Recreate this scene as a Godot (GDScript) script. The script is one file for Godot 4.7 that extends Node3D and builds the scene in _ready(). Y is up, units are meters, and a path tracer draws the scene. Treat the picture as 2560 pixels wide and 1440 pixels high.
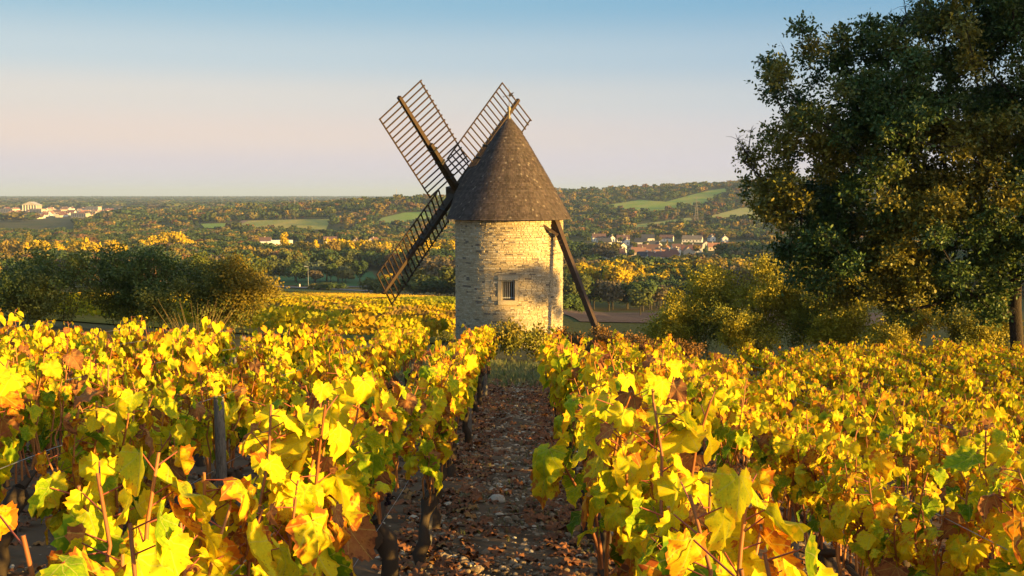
extends Node3D
# Autumn vineyard on a hillside with a stone windmill, an oak and a wide valley. The camera's eye is the origin; x right, -z into the valley.

const SUN_TOWARDS := Vector3(0.852, 0.122, 0.508)
const MILL := Vector2(-0.8, -50.0)

var rng := RandomNumberGenerator.new()
var taken := {}
var mats := {}
var patch_noise := FastNoiseLite.new()
var fine_noise := FastNoiseLite.new()


# ------------------------------------------------------------------ mesh collecting
class Sheet:
	var v := PackedVector3Array()
	var n := PackedVector3Array()
	var c := PackedColorArray()
	var t := PackedVector2Array()

	func tri(p: Vector3, q: Vector3, r: Vector3, col: Color) -> void:
		var m := (r - p).cross(q - p).normalized()
		v.append(p); v.append(q); v.append(r)
		n.append(m); n.append(m); n.append(m)
		c.append(col); c.append(col); c.append(col)
		t.append(Vector2(p.x, p.y)); t.append(Vector2(q.x, q.y)); t.append(Vector2(r.x, r.y))

	func tri_n(p: Vector3, q: Vector3, r: Vector3, m: Vector3, col: Color) -> void:
		if (r - p).cross(q - p).dot(m) < 0.0:
			var w := q
			q = r
			r = w
		v.append(p); v.append(q); v.append(r)
		n.append(m); n.append(m); n.append(m)
		c.append(col); c.append(col); c.append(col)
		t.append(Vector2(p.x, p.y)); t.append(Vector2(q.x, q.y)); t.append(Vector2(r.x, r.y))

	func quad(p: Vector3, q: Vector3, r: Vector3, s: Vector3, col: Color) -> void:
		tri(p, q, r, col)
		tri(p, r, s, col)

	func box(x: Transform3D, size: Vector3, col: Color) -> void:
		var h := size * 0.5
		var k: Array[Vector3] = []
		for i in 8:
			k.append(x * Vector3(h.x if i & 1 else -h.x, h.y if i & 2 else -h.y, h.z if i & 4 else -h.z))
		quad(k[6], k[7], k[5], k[4], col)
		quad(k[3], k[2], k[0], k[1], col)
		quad(k[7], k[3], k[1], k[5], col)
		quad(k[2], k[6], k[4], k[0], col)
		quad(k[2], k[3], k[7], k[6], col)
		quad(k[4], k[5], k[1], k[0], col)

	# a bar of rectangular section from a to b, tapering
	func bar(a: Vector3, b: Vector3, w0: Vector2, w1: Vector2, side: Vector3, col: Color) -> void:
		var d := (b - a).normalized()
		var sx := (side - d * side.dot(d)).normalized()
		var sy := d.cross(sx)
		var p: Array[Vector3] = []
		for e in [[a, w0], [b, w1]]:
			var o: Vector3 = e[0]
			var w: Vector2 = e[1]
			p.append(o + sx * w.x * 0.5 + sy * w.y * 0.5)
			p.append(o - sx * w.x * 0.5 + sy * w.y * 0.5)
			p.append(o - sx * w.x * 0.5 - sy * w.y * 0.5)
			p.append(o + sx * w.x * 0.5 - sy * w.y * 0.5)
		for i in 4:
			var j := (i + 1) % 4
			quad(p[i], p[4 + i], p[4 + j], p[j], col)
		quad(p[3], p[2], p[1], p[0], col)
		quad(p[4], p[5], p[6], p[7], col)

	func tube(pts: PackedVector3Array, radii: PackedFloat32Array, sides: int, col: Color) -> void:
		var rings: Array[PackedVector3Array] = []
		var dirs: Array[PackedVector3Array] = []
		var ref := Vector3(0.31, 0.17, 0.93)
		for i in pts.size():
			var a := pts[maxi(i - 1, 0)]
			var b := pts[mini(i + 1, pts.size() - 1)]
			var d := (b - a).normalized()
			var sx := (ref - d * ref.dot(d)).normalized()
			var sy := d.cross(sx)
			var ring := PackedVector3Array()
			var dd := PackedVector3Array()
			for k in sides:
				var w := TAU * k / sides
				var o := sx * cos(w) + sy * sin(w)
				dd.append(o)
				ring.append(pts[i] + o * radii[i])
			rings.append(ring)
			dirs.append(dd)
		for i in pts.size() - 1:
			for k in sides:
				var j := (k + 1) % sides
				for e in [[i, k], [i + 1, k], [i + 1, j], [i, k], [i + 1, j], [i, j]]:
					v.append(rings[e[0]][e[1]])
					n.append(dirs[e[0]][e[1]])
					c.append(col)
					t.append(Vector2(float(e[1]) / sides, e[0]))
		var last := pts.size() - 1
		for k in range(1, sides - 1):
			tri(rings[last][0], rings[last][k], rings[last][k + 1], col)
			tri(rings[0][0], rings[0][k + 1], rings[0][k], col)

	func commit() -> ArrayMesh:
		var a := []
		a.resize(Mesh.ARRAY_MAX)
		a[Mesh.ARRAY_VERTEX] = v
		a[Mesh.ARRAY_NORMAL] = n
		a[Mesh.ARRAY_COLOR] = c
		a[Mesh.ARRAY_TEX_UV] = t
		var m := ArrayMesh.new()
		m.add_surface_from_arrays(Mesh.PRIMITIVE_TRIANGLES, a)
		return m


# ------------------------------------------------------------------ naming and placing
func numbered(called: String) -> String:
	var k: int = taken.get(called, 0)
	taken[called] = k + 1
	return called if k == 0 else "%s_%03d" % [called, k]


func thing(called: String, label: String, category: String, at: Vector3, group := "") -> Node3D:
	var o := Node3D.new()
	o.name = numbered(called)
	o.position = at
	tag(o, label, category, group)
	add_child(o)
	return o


func tag(o: Node3D, label: String, category: String, group := "", kind := "") -> void:
	o.set_meta("label", label)
	o.set_meta("category", category)
	if group:
		o.set_meta("group", group)
	if kind:
		o.set_meta("kind", kind)


func part(called: String, mesh: Mesh, m: Material, parent: Node3D, kind := "") -> MeshInstance3D:
	var o := MeshInstance3D.new()
	o.mesh = mesh
	o.material_override = m
	o.name = called if parent != self else numbered(called)
	parent.add_child(o, true)
	if kind:
		o.set_meta("kind", kind)
	return o


func scatter(called: String, mesh: Mesh, m: Material, parent: Node3D, at: Array[Transform3D], tint: PackedColorArray) -> MultiMeshInstance3D:
	var mm := MultiMesh.new()
	mm.transform_format = MultiMesh.TRANSFORM_3D
	mm.use_colors = true
	mm.mesh = mesh
	mm.instance_count = at.size()
	for i in at.size():
		mm.set_instance_transform(i, at[i])
		mm.set_instance_color(i, tint[i])
	var o := MultiMeshInstance3D.new()
	o.multimesh = mm
	o.material_override = m
	o.name = called if parent != self else numbered(called)
	o.set_meta("kind", "stuff")
	parent.add_child(o, true)
	return o


const ORDINALS := ["first", "second", "third", "fourth", "fifth", "sixth", "seventh", "eighth", "ninth", "tenth", "eleventh", "twelfth", "thirteenth", "fourteenth", "fifteenth"]


# ------------------------------------------------------------------ materials
func surf(key: String, col: Color, rough: float, through := 0.0, spec := 0.4) -> StandardMaterial3D:
	if mats.has(key):
		return mats[key]
	var m := StandardMaterial3D.new()
	m.albedo_color = col.linear_to_srgb()
	m.roughness = rough
	m.metallic_specular = spec
	m.vertex_color_use_as_albedo = true
	m.cull_mode = BaseMaterial3D.CULL_DISABLED
	if through > 0.0:
		m.backlight_enabled = true
		m.backlight = Color(through, through, through)
	mats[key] = m
	return m


func grain(m: StandardMaterial3D, seed_: int, scale_: Vector3, lo: Color, hi: Color, relief := 0.0, freq := 0.02, octaves := 5) -> StandardMaterial3D:
	var f := FastNoiseLite.new()
	f.seed = seed_
	f.frequency = freq
	f.fractal_octaves = octaves
	f.fractal_gain = 0.62
	var g := f.get_seamless_image(256, 256)
	g.convert(Image.FORMAT_L8)
	var im := Image.create(256, 256, false, Image.FORMAT_RGB8)
	for y in 256:
		for x in 256:
			im.set_pixel(x, y, lo.lerp(hi, smoothstep(0.15, 0.85, g.get_pixel(x, y).r)).linear_to_srgb())
	m.albedo_texture = ImageTexture.create_from_image(im)
	m.uv1_triplanar = true
	m.uv1_scale = scale_
	if relief > 0.0:
		m.heightmap_enabled = true
		m.heightmap_scale = relief
		m.heightmap_texture = ImageTexture.create_from_image(g)
	return m


# ------------------------------------------------------------------ terrain
func along(t: Array, u: float) -> float:
	if u <= t[0][0]:
		return t[0][1]
	for i in range(1, t.size()):
		if u <= t[i][0]:
			return lerpf(t[i - 1][1], t[i][1], (u - t[i - 1][0]) / (t[i][0] - t[i - 1][0]))
	return t[-1][1]


const RIDGE := [[-0.60, -42.0], [-0.40, -42.0], [-0.36, -40.0], [-0.30, -33.0], [-0.23, -25.0], [-0.155, -16.0], [-0.095, -10.0], [0.03, 1.0], [0.07, 8.0], [0.14, 17.0], [0.216, 27.0], [0.35, 42.0], [0.6, 48.0]]
const FLOOR := [[0.0, -40.0], [430.0, -43.0], [900.0, -48.0], [1300.0, -48.0], [3000.0, -40.0], [6000.0, -38.0]]


func height(x: float, z: float) -> float:
	var d := -z
	var s := -1.515 + 2.3 * (1.0 - exp(d / 25.0)) if d < 0.0 else -1.515 - 0.092 * d
	var f := along(FLOOR, maxf(d, 0.0))
	var m := maxf(s, f)
	var y := m + 6.0 * log(exp((s - m) / 6.0) + exp((f - m) / 6.0))
	var lateral := -0.5 * smoothstep(0.0, 4.0, x) if x > 0.0 else 0.042 * minf(-x, 20.0)
	y += lateral * (1.0 - smoothstep(30.0, 90.0, d))
	y -= exp(-(pow((x + 0.8) / 18.0, 2.0) + pow((d - 52.0) / 16.0, 2.0)))
	y -= 5.0 * smoothstep(-5.0, 25.0, x) * smoothstep(40.0, 200.0, d) * (1.0 - smoothstep(380.0, 520.0, d))
	y += 75.0 * exp(-(pow((x - 560.0) / 230.0, 2.0) + pow((d - 430.0) / 260.0, 2.0))) * smoothstep(0.50, 0.75, x / maxf(d, 1.0))  # unseen side hill, added to throw shade on the valley floor
	if d > 300.0:
		var u := x / d
		var d1 := lerpf(1750.0, 2450.0, smoothstep(-0.12, 0.06, u))
		var t := clampf((d - 1250.0) / (d1 - 1250.0), 0.0, 1.0)
		y += (along(RIDGE, u) - f) * (0.5 * t + 0.5 * t * t * (3.0 - 2.0 * t)) * (1.0 - smoothstep(d1 + 100.0, d1 + 1800.0, d)) * smoothstep(-0.55, -0.40, u)
	return y


func ground(x: float, z: float, up := 0.0) -> Vector3:
	return Vector3(x, height(x, z) + up, z)


func build_terrain() -> void:
	var angles: Array[float] = []
	var a := -180.0
	while a < 180.0:
		angles.append(a)
		a += 0.4 if absf(a) < 40.0 else 4.0
	angles.append(180.0)
	var radii: Array[float] = [0.0]
	var r := 0.5
	while r < 60000.0:
		radii.append(r)
		r *= 1.03 if r < 6000.0 else 1.12
	var v := PackedVector3Array()
	var c := PackedColorArray()
	for q in radii:
		for w in angles:
			var x := q * sin(deg_to_rad(w))
			var z := -q * cos(deg_to_rad(w))
			var y := height(x, z)
			if q < 30.0:
				y += 0.03 * fine_noise.get_noise_2d(x * 60.0, z * 60.0)
			v.append(Vector3(x, y, z))
			var k := patch_noise.get_noise_2d(x * 0.9, z * 0.9)
			var soil := Color(0.155, 0.10, 0.06)
			var grass := Color(0.085, 0.085, 0.026).lerp(Color(0.14, 0.105, 0.04), smoothstep(-0.3, 0.4, k))
			var plain := Color(0.10, 0.10, 0.05).lerp(Color(0.06, 0.075, 0.03), smoothstep(-0.2, 0.2, patch_noise.get_noise_2d(x * 0.05, z * 0.2)))
			var col := soil.lerp(grass, smoothstep(14.0, 22.0, -z + absf(x) * 0.2)) if q < 60.0 else grass.lerp(plain, smoothstep(1800.0, 3500.0, q))
			c.append(col)
	var index := PackedInt32Array()
	var m := angles.size()
	for i in radii.size() - 1:
		for j in m - 1:
			var p := i * m + j
			index.append_array([p, p + m, p + 1, p + 1, p + m, p + m + 1])
	var st := SurfaceTool.new()
	st.begin(Mesh.PRIMITIVE_TRIANGLES)
	for i in v.size():
		st.set_color(c[i])
		st.set_smooth_group(0)
		st.add_vertex(v[i])
	for i in index:
		st.add_index(i)
	st.generate_normals()
	var mt := grain(surf("ground", Color.WHITE, 0.95, 0.0, 0.15), 7, Vector3.ONE * 0.35, Color(0.55, 0.55, 0.55), Color(1.5, 1.45, 1.35), 1.5)
	var o := part("ground", st.commit(), mt, self, "structure")
	o.set_meta("label", "brown stony soil and grass slope running down into the valley")


# A piece of land lying on the slope: the polygon cut into cells and laid a little above the ground.
func field(called: String, label: String, poly: PackedVector2Array, col: Color, other: Color, up: float, stripe := 0.0, turn := 0.0) -> void:
	var lo := poly[0]
	var hi := poly[0]
	for p in poly:
		lo = lo.min(p)
		hi = hi.max(p)
	var nx := clampi(int((hi.x - lo.x) / 4.0), 6, 34)
	var nz := clampi(int((hi.y - lo.y) / 4.0), 6, 64)
	var s := Sheet.new()
	for i in nx:
		for j in nz:
			var p := lo + (hi - lo) * Vector2(float(i) / nx, float(j) / nz)
			var q := lo + (hi - lo) * Vector2(float(i + 1) / nx, float(j + 1) / nz)
			var cell := PackedVector2Array([p, Vector2(q.x, p.y), q, Vector2(p.x, q.y)])
			for piece in Geometry2D.intersect_polygons(cell, poly):
				var ids := Geometry2D.triangulate_polygon(piece)
				for k in range(0, ids.size(), 3):
					var a := ground(piece[ids[k]].x, piece[ids[k]].y, up)
					var b := ground(piece[ids[k + 1]].x, piece[ids[k + 1]].y, up)
					var e := ground(piece[ids[k + 2]].x, piece[ids[k + 2]].y, up)
					if (e - a).cross(b - a).y < 0.0:
						var w := b
						b = e
						e = w
					var mid := (a + b + e) / 3.0
					var across := mid.x * cos(turn) + mid.z * sin(turn)
					var t := 0.5 + 0.9 * patch_noise.get_noise_2d(mid.x * 1.6, mid.z * 0.8)
					if stripe > 0.0:
						t += 0.35 * sin(across / stripe * TAU)
					s.tri(a, b, e, col.lerp(other, clampf(t, 0.0, 1.0)))
	var o := part(called, s.commit(), mats["ground"], self, "structure")
	o.set_meta("label", label)


func ribbon(called: String, label: String, line: Array, width: float, col: Color, up: float) -> void:
	var curve := Curve3D.new()
	for p in line:
		curve.add_point(Vector3(p.x, 0, p.y))
	var s := Sheet.new()
	var steps := maxi(int(curve.get_baked_length() / 4.0), 4)
	var before: Array = []
	for i in steps + 1:
		var p := curve.sample_baked(curve.get_baked_length() * i / steps)
		var q := curve.sample_baked(minf(curve.get_baked_length() * i / steps + 0.5, curve.get_baked_length()))
		if i == steps:
			q = p + (p - curve.sample_baked(curve.get_baked_length() - 0.5))
		var d := (q - p).normalized()
		var side := Vector3(-d.z, 0, d.x) * width * 0.5
		var now := [ground(p.x - side.x, p.z - side.z, up), ground(p.x + side.x, p.z + side.z, up)]
		if i > 0:
			s.quad(before[0], now[0], now[1], before[1], col)
		before = now
	var o := part(called, s.commit(), mats["ground"], self, "structure")
	o.set_meta("label", label)


# ------------------------------------------------------------------ grape vines
const LEAF_HALF := [Vector2(0.0, 0.02), Vector2(0.09, -0.13), Vector2(0.25, -0.21), Vector2(0.41, -0.11), Vector2(0.50, 0.06), Vector2(0.465, 0.20), Vector2(0.515, 0.36), Vector2(0.46, 0.53), Vector2(0.345, 0.62), Vector2(0.26, 0.73), Vector2(0.13, 0.86), Vector2(0.0, 0.95)]
const LEAF_FEW := [Vector2(0.0, 0.0), Vector2(0.28, -0.2), Vector2(0.5, 0.05), Vector2(0.46, 0.5), Vector2(0.22, 0.72), Vector2(0.0, 0.96)]
# what a leaf turns through in autumn: [body, along the veins, rim], share
const LEAF_KINDS := [
	[Color(0.72, 0.57, 0.010), Color(0.66, 0.58, 0.02), Color(0.68, 0.44, 0.012)],
	[Color(0.74, 0.61, 0.014), Color(0.50, 0.53, 0.02), Color(0.72, 0.47, 0.015)],
	[Color(0.60, 0.56, 0.012), Color(0.22, 0.33, 0.012), Color(0.72, 0.54, 0.012)],
	[Color(0.34, 0.43, 0.012), Color(0.13, 0.25, 0.010), Color(0.62, 0.54, 0.012)],
	[Color(0.14, 0.26, 0.010), Color(0.10, 0.21, 0.010), Color(0.34, 0.40, 0.012)],
	[Color(0.085, 0.175, 0.012), Color(0.075, 0.155, 0.012), Color(0.14, 0.22, 0.012)],
	[Color(0.70, 0.40, 0.012), Color(0.66, 0.48, 0.014), Color(0.55, 0.16, 0.014)],
	[Color(0.58, 0.20, 0.014), Color(0.62, 0.34, 0.012), Color(0.32, 0.08, 0.016)],
	[Color(0.36, 0.14, 0.05), Color(0.42, 0.20, 0.06), Color(0.20, 0.075, 0.035)],
	[Color(0.70, 0.52, 0.014), Color(0.40, 0.42, 0.016), Color(0.42, 0.13, 0.02)],
]
var leaf_mats: Array[StandardMaterial3D] = []
var leaf_shapes: Array[ArrayMesh] = []


func outline(half: Array, s: int) -> PackedVector2Array:
	var g := RandomNumberGenerator.new()
	g.seed = 400 + s
	var right := PackedVector2Array()
	for i in half.size():
		var p: Vector2 = half[i]
		right.append(p * g.randf_range(0.93, 1.07))
		if half.size() > 8 and i > 0 and i < half.size() - 1:
			var q: Vector2 = half[i + 1]
			right.append((p.lerp(q, 0.55) - Vector2(0, 0.33)) * g.randf_range(0.86, 0.98) + Vector2(0, 0.33))
	var all := PackedVector2Array(right)
	for i in range(half.size() - 2, 0, -1):
		var p: Vector2 = half[i]
		all.append(Vector2(-p.x, p.y) * g.randf_range(0.90, 1.07))
		if half.size() > 8 and i > 1:
			var q: Vector2 = half[i - 1]
			all.append((Vector2(-p.x, p.y).lerp(Vector2(-q.x, q.y), 0.45) - Vector2(0, 0.33)) * g.randf_range(0.86, 0.98) + Vector2(0, 0.33))
	return all


func bend(p: Vector2, cup: float, fold: float, curl: float, wave: float, ph: float) -> Vector3:
	var q := p - Vector2(0, 0.3)
	var w := atan2(q.y, q.x)
	var z := -cup * q.length_squared() + fold * absf(p.x) - curl * maxf(p.y - 0.2, 0.0) * maxf(p.y - 0.2, 0.0) + wave * q.length() * sin(5.0 * w + ph)
	return Vector3(p.x, p.y, z)


func leaf_mesh(s: int) -> ArrayMesh:
	var g := RandomNumberGenerator.new()
	g.seed = 90 + s
	var k := [g.randf_range(-0.5, 1.0), g.randf_range(-0.3, 0.6), g.randf_range(-0.3, 1.1), g.randf_range(0.06, 0.26), g.randf_range(0.0, 6.0)]
	var rim := outline(LEAF_HALF, s)
	var st := SurfaceTool.new()
	st.begin(Mesh.PRIMITIVE_TRIANGLES)
	var mid := Vector2(0, 0.3)
	var put := func(p: Vector2) -> void:
		st.set_smooth_group(0)
		st.set_color(Color.WHITE)
		st.set_uv(Vector2(p.x + 0.5, 1.0 - (p.y + 0.25) / 1.25))
		st.add_vertex(bend(p, k[0], k[1], k[2], k[3], k[4]))
	for i in rim.size():
		var a := rim[i]
		var b := rim[(i + 1) % rim.size()]
		var p := mid.lerp(a, 0.55)
		var q := mid.lerp(b, 0.55)
		for e in [mid, p, q, p, a, b, p, b, q]:
			put.call(e)
	st.generate_normals()
	return st.commit()


func leaf_texture(kind: int) -> ImageTexture:
	var size := 160
	var im := Image.create(size, size, false, Image.FORMAT_RGB8)
	var f := FastNoiseLite.new()
	f.seed = 31 + kind * 5
	f.frequency = 0.02
	f.fractal_octaves = 4
	var tips := [Vector2(0, 0.97), Vector2(0.46, 0.46), Vector2(-0.46, 0.46), Vector2(0.46, 0.02), Vector2(-0.46, 0.02)]
	var k: Array = LEAF_KINDS[kind]
	var rim_at := 0.80 if kind in [6, 7, 9] else 0.9
	for y in size:
		for x in size:
			var p := Vector2(float(x) / size - 0.5, (1.0 - float(y) / size) * 1.25 - 0.25)
			var d := 9.0
			for e in tips:
				var q: Vector2 = e
				var s := clampf(p.dot(q) / q.length_squared(), 0.0, 1.0)
				var main := p.distance_to(q * s)
				d = minf(d, main)
				# side veins leave each main vein slantwise
				var along_ := p.dot(q.normalized())
				var side := absf(fposmod(along_ - main * 0.8, 0.13) - 0.065)
				if main < 0.2 and along_ > 0.05:
					d = minf(d, 0.012 + side * 1.5)
			var out := (p - Vector2(0, 0.3)).length() / (0.52 + 0.12 * maxf(p.y - 0.3, 0.0))
			var nz := f.get_noise_2d(x * 1.2, y * 1.2)
			var col: Color = k[0]
			col = col.lerp(k[1], clampf(exp(-d * 13.0) + (1.3 if kind > 5 else 0.7) * nz, 0.0, 1.0) * 0.85)
			col = col.lerp(k[2], smoothstep(rim_at - 0.16, rim_at + 0.14, out + nz * 0.8))
			if d < 0.010:
				col = col.lerp(Color(0.62, 0.52, 0.12), 0.45)
			var spot := f.get_noise_2d(x * 3.4 + 300.0, y * 3.4)
			if spot > 0.46:
				col = col.lerp(Color(0.20, 0.07, 0.02), 0.7 if kind > 5 or spot > 0.55 else 0.3)
			im.set_pixel(x, y, (col * (1.0 + 0.14 * f.get_noise_2d(x * 6.0, y * 6.0 + 90.0))).linear_to_srgb())
	return ImageTexture.create_from_image(im)


# low in the vine the leaves are still green, high up yellow; a few are dry
func pick_kind(g: RandomNumberGenerator, high: float) -> int:
	var x := g.randf()
	if x < 0.07:
		return 7
	if x < 0.125:
		return 8
	if x < 0.21:
		return 6
	if x < 0.34:
		return 9
	var y := g.randf() + (high - 0.5) * 0.75
	return 5 if y < 0.10 else 4 if y < 0.29 else 3 if y < 0.48 else 2 if y < 0.68 else 1 if y < 0.92 else 0


func build_vine(s: int, fine: bool) -> Node3D:
	var g := RandomNumberGenerator.new()
	g.seed = 1000 + s
	var root := Node3D.new()
	root.name = "grape_vine"
	var wood := surf("vine_wood", Color.WHITE, 0.9, 0.0, 0.2)
	var cane_m := surf("vine_cane", Color.WHITE, 0.6, 0.0, 0.4)
	# the old stock: twisted, thick at the head
	var st := Sheet.new()
	var pts := PackedVector3Array()
	var rad := PackedFloat32Array()
	var lean := Vector3(g.randf_range(-0.1, 0.1), 0, g.randf_range(-0.14, 0.14))
	for i in 8:
		var t := i / 7.0
		pts.append(lean * t * t + Vector3(g.randf_range(-0.018, 0.018), -0.06 + 0.5 * t, g.randf_range(-0.018, 0.018)))
		rad.append(lerpf(0.042, 0.030, t) * g.randf_range(0.8, 1.25) + (0.022 if i == 6 else 0.0))
	var bark := Color(0.075, 0.055, 0.042)
	st.tube(pts, rad, 8, bark)
	var head := pts[7]
	for dir in [-1.0, 1.0]:
		if g.randf() < 0.85:
			var arm := PackedVector3Array([head, head + Vector3(0, 0.05, dir * 0.15), head + Vector3(g.randf_range(-0.03, 0.03), 0.06, dir * 0.42)])
			st.tube(arm, PackedFloat32Array([0.028, 0.018, 0.011]), 6, bark)
	for i in 5:
		var o := head + Vector3(g.randf_range(-0.05, 0.05), g.randf_range(-0.08, 0.03), g.randf_range(-0.05, 0.05))
		st.tube(PackedVector3Array([o - Vector3(0, 0.03, 0), o, o + Vector3(0, 0.035, 0)]), PackedFloat32Array([0.01, 0.034, 0.012]), 6, bark)
	part("trunk", st.commit(), wood, root)
	var canes := Sheet.new()
	var leaves := Sheet.new()
	var few := outline(LEAF_FEW, 3)
	var count := g.randi_range(15, 19)
	for i in count:
		var foot := head + Vector3(g.randf_range(-0.03, 0.03), 0.03, (i + 0.5 - count * 0.5) / count * 0.95)
		var top := g.randf_range(0.36, 0.68)
		var tilt := Vector3(g.randf_range(-0.13, 0.13), 0, g.randf_range(-0.2, 0.2))
		var cp := PackedVector3Array()
		var cr := PackedFloat32Array()
		for k in 7:
			var t := k / 6.0
			cp.append(foot + Vector3(0, top * t, 0) + tilt * t * sqrt(t) + Vector3(g.randf_range(-0.014, 0.014), 0, g.randf_range(-0.014, 0.014)) * signf(t))
			cr.append(lerpf(0.0064, 0.003, t))
		var cane_col := Color(0.27, 0.09, 0.028).lerp(Color(0.42, 0.18, 0.05), g.randf())
		var cs := Sheet.new() if fine else canes
		cs.tube(cp, cr, 5, cane_col)
		# leaves on stalks, alternately to both sides
		var many := g.randi_range(9, 12)
		for k in many:
			var t := lerpf(0.26, 1.0, pow((k + g.randf() * 0.7) / many, 0.55))
			t = minf(t, 1.0)
			var seg := mini(int(t * 6.0), 5)
			var node := cp[seg].lerp(cp[seg + 1], t * 6.0 - seg)
			var w := g.randf() * TAU
			var out := Vector3(cos(w), 0, sin(w) * 0.75).normalized()
			var stalk := node + out * g.randf_range(0.03, 0.075) + Vector3(0, g.randf_range(0.0, 0.04), 0)
			cs.tube(PackedVector3Array([node, stalk]), PackedFloat32Array([0.0018, 0.0014]), 3, Color(0.32, 0.09, 0.06))
			var nrm := (out * g.randf_range(0.5, 1.0) + Vector3(0, g.randf_range(0.05, 0.75), 0) + Vector3(g.randf_range(-0.4, 0.4), 0, g.randf_range(-0.4, 0.4))).normalized()
			var tip := (out * 0.35 + Vector3(g.randf_range(-0.4, 0.4), -0.75 + g.randf_range(-0.3, 0.55), g.randf_range(-0.4, 0.4)))
			tip = (tip - nrm * tip.dot(nrm)).normalized()
			var size := (0.046 + 0.072 * g.randf()) * (1.0 if t < 0.9 else 0.72)
			var b := Basis(tip.cross(nrm), tip, nrm) * size
			var kind := pick_kind(g, t)
			if fine:
				var o := part("leaf", leaf_shapes[g.randi() % leaf_shapes.size()], leaf_mats[kind], root)
				o.transform = Transform3D(b, stalk)
			else:
				var kk: Array = LEAF_KINDS[kind]
				var body: Color = kk[0]
				var heart: Color = kk[1]
				var edge: Color = kk[2]
				var cup := g.randf_range(-0.2, 0.6)
				var curl := g.randf_range(-0.1, 0.6)
				for j in few.size():
					var p := few[j]
					var q := few[(j + 1) % few.size()]
					var x0 := stalk + b * bend(Vector2(0, 0.3), cup, 0.2, curl, 0.1, 0.0)
					var x1 := stalk + b * bend(p, cup, 0.2, curl, 0.1, s)
					var x2 := stalk + b * bend(q, cup, 0.2, curl, 0.1, s)
					leaves.tri(x0, x1, x2, body)
					var last := leaves.c.size()
					leaves.c[last - 3] = heart
					leaves.c[last - 2] = body.lerp(edge, 0.6)
					leaves.c[last - 1] = body.lerp(edge, 0.6)
		if fine:
			part("cane", cs.commit(), cane_m, root)
	if g.randf() < 0.35:
		var bunch := Sheet.new()
		var at := head + Vector3(g.randf_range(-0.12, 0.12), 0.18, g.randf_range(-0.2, 0.2))
		for i in 14:
			var o := at + Vector3(g.randf_range(-0.022, 0.022), g.randf_range(-0.045, 0.03), g.randf_range(-0.022, 0.022))
			bunch.tube(PackedVector3Array([o - Vector3(0, 0.009, 0), o - Vector3(0, 0.004, 0), o + Vector3(0, 0.004, 0), o + Vector3(0, 0.009, 0)]), PackedFloat32Array([0.003, 0.0085, 0.0085, 0.003]), 6, Color(0.012, 0.008, 0.022))
		part("grape_bunch", bunch.commit(), surf("grape", Color.WHITE, 0.35), root)
	if not fine:
		part("canes", canes.commit(), cane_m, root, "stuff")
		part("leaves", leaves.commit(), surf("leaf_plain", Color.WHITE, 0.6, 0.85, 0.2), root, "stuff")
	return root


func row_end(x: float) -> float:
	return maxf(12.6, 16.4 - 0.9 * (-0.6 - x)) if x < -0.6 else minf(24.5, 16.4 + 1.2 * (x - 0.39))


func plant_vineyard() -> void:
	for s in 14:
		leaf_shapes.append(leaf_mesh(s))
	for k in LEAF_KINDS.size():
		var m := surf("leaf_%d" % k, Color.WHITE, 0.6, 0.85, 0.2)
		m.albedo_texture = leaf_texture(k)
		leaf_mats.append(m)
	var near: Array[Node3D] = []
	var far: Array[Node3D] = []
	for s in 16:
		near.append(build_vine(s, true))
		far.append(build_vine(s + 100, false))
	var g := RandomNumberGenerator.new()
	g.seed = 5
	var total := 0
	for k in range(-14, 16):
		var x := 0.394 + k
		var label := "yellow-leaved grape vine in the %s row from the aisle towards the dark hedge" % ORDINALS[clampi(-k - 1, 0, 14)]
		var group := "grape vines on the shrub side of the aisle"
		if k == -1:
			label = "yellow and orange grape vine edging the stony aisle on its shrub side"
			group = "grape vines edging the aisle"
		elif k == 0:
			label = "green and yellow grape vine edging the stony aisle on its oak side"
			group = "grape vines edging the aisle"
		elif k > 0:
			label = "yellow-leaved grape vine in the %s row from the aisle towards the oak" % ORDINALS[clampi(k, 0, 14)]
			group = "grape vines on the oak side of the aisle"
		var last := row_end(x)
		var d := maxf(1.75 if k in [-1, 0] else 2.0, (absf(x) - 1.1) / 0.47)
		if d > last:
			continue
		var first := d
		d += g.randf() * 0.4
		while d <= last:
			var px := x + g.randf_range(-0.05, 0.05)
			var fine := d < 7.6
			var proto: Node3D = near[g.randi() % near.size()] if fine else far[g.randi() % far.size()]
			var o: Node3D = proto.duplicate()
			o.name = numbered("grape_vine")
			tag(o, label, "grape vine", group)
			add_child(o)
			o.position = ground(px, -d)
			o.rotation.y = (PI if g.randf() < 0.5 else 0.0) + g.randf_range(-0.2, 0.2)
			o.scale = Vector3.ONE * g.randf_range(0.90, 1.07) * lerpf(1.14, 1.0, smoothstep(2.0, 4.5, d)) * lerpf(1.0, 0.89 if k > -7 else 0.98, smoothstep(6.0, 13.0, d))
			total += 1
			d += g.randf_range(0.82, 1.0)
		trellis(x, first, last, k, g)
	print("vines ", total)
	for o in near + far:
		o.free()


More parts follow.
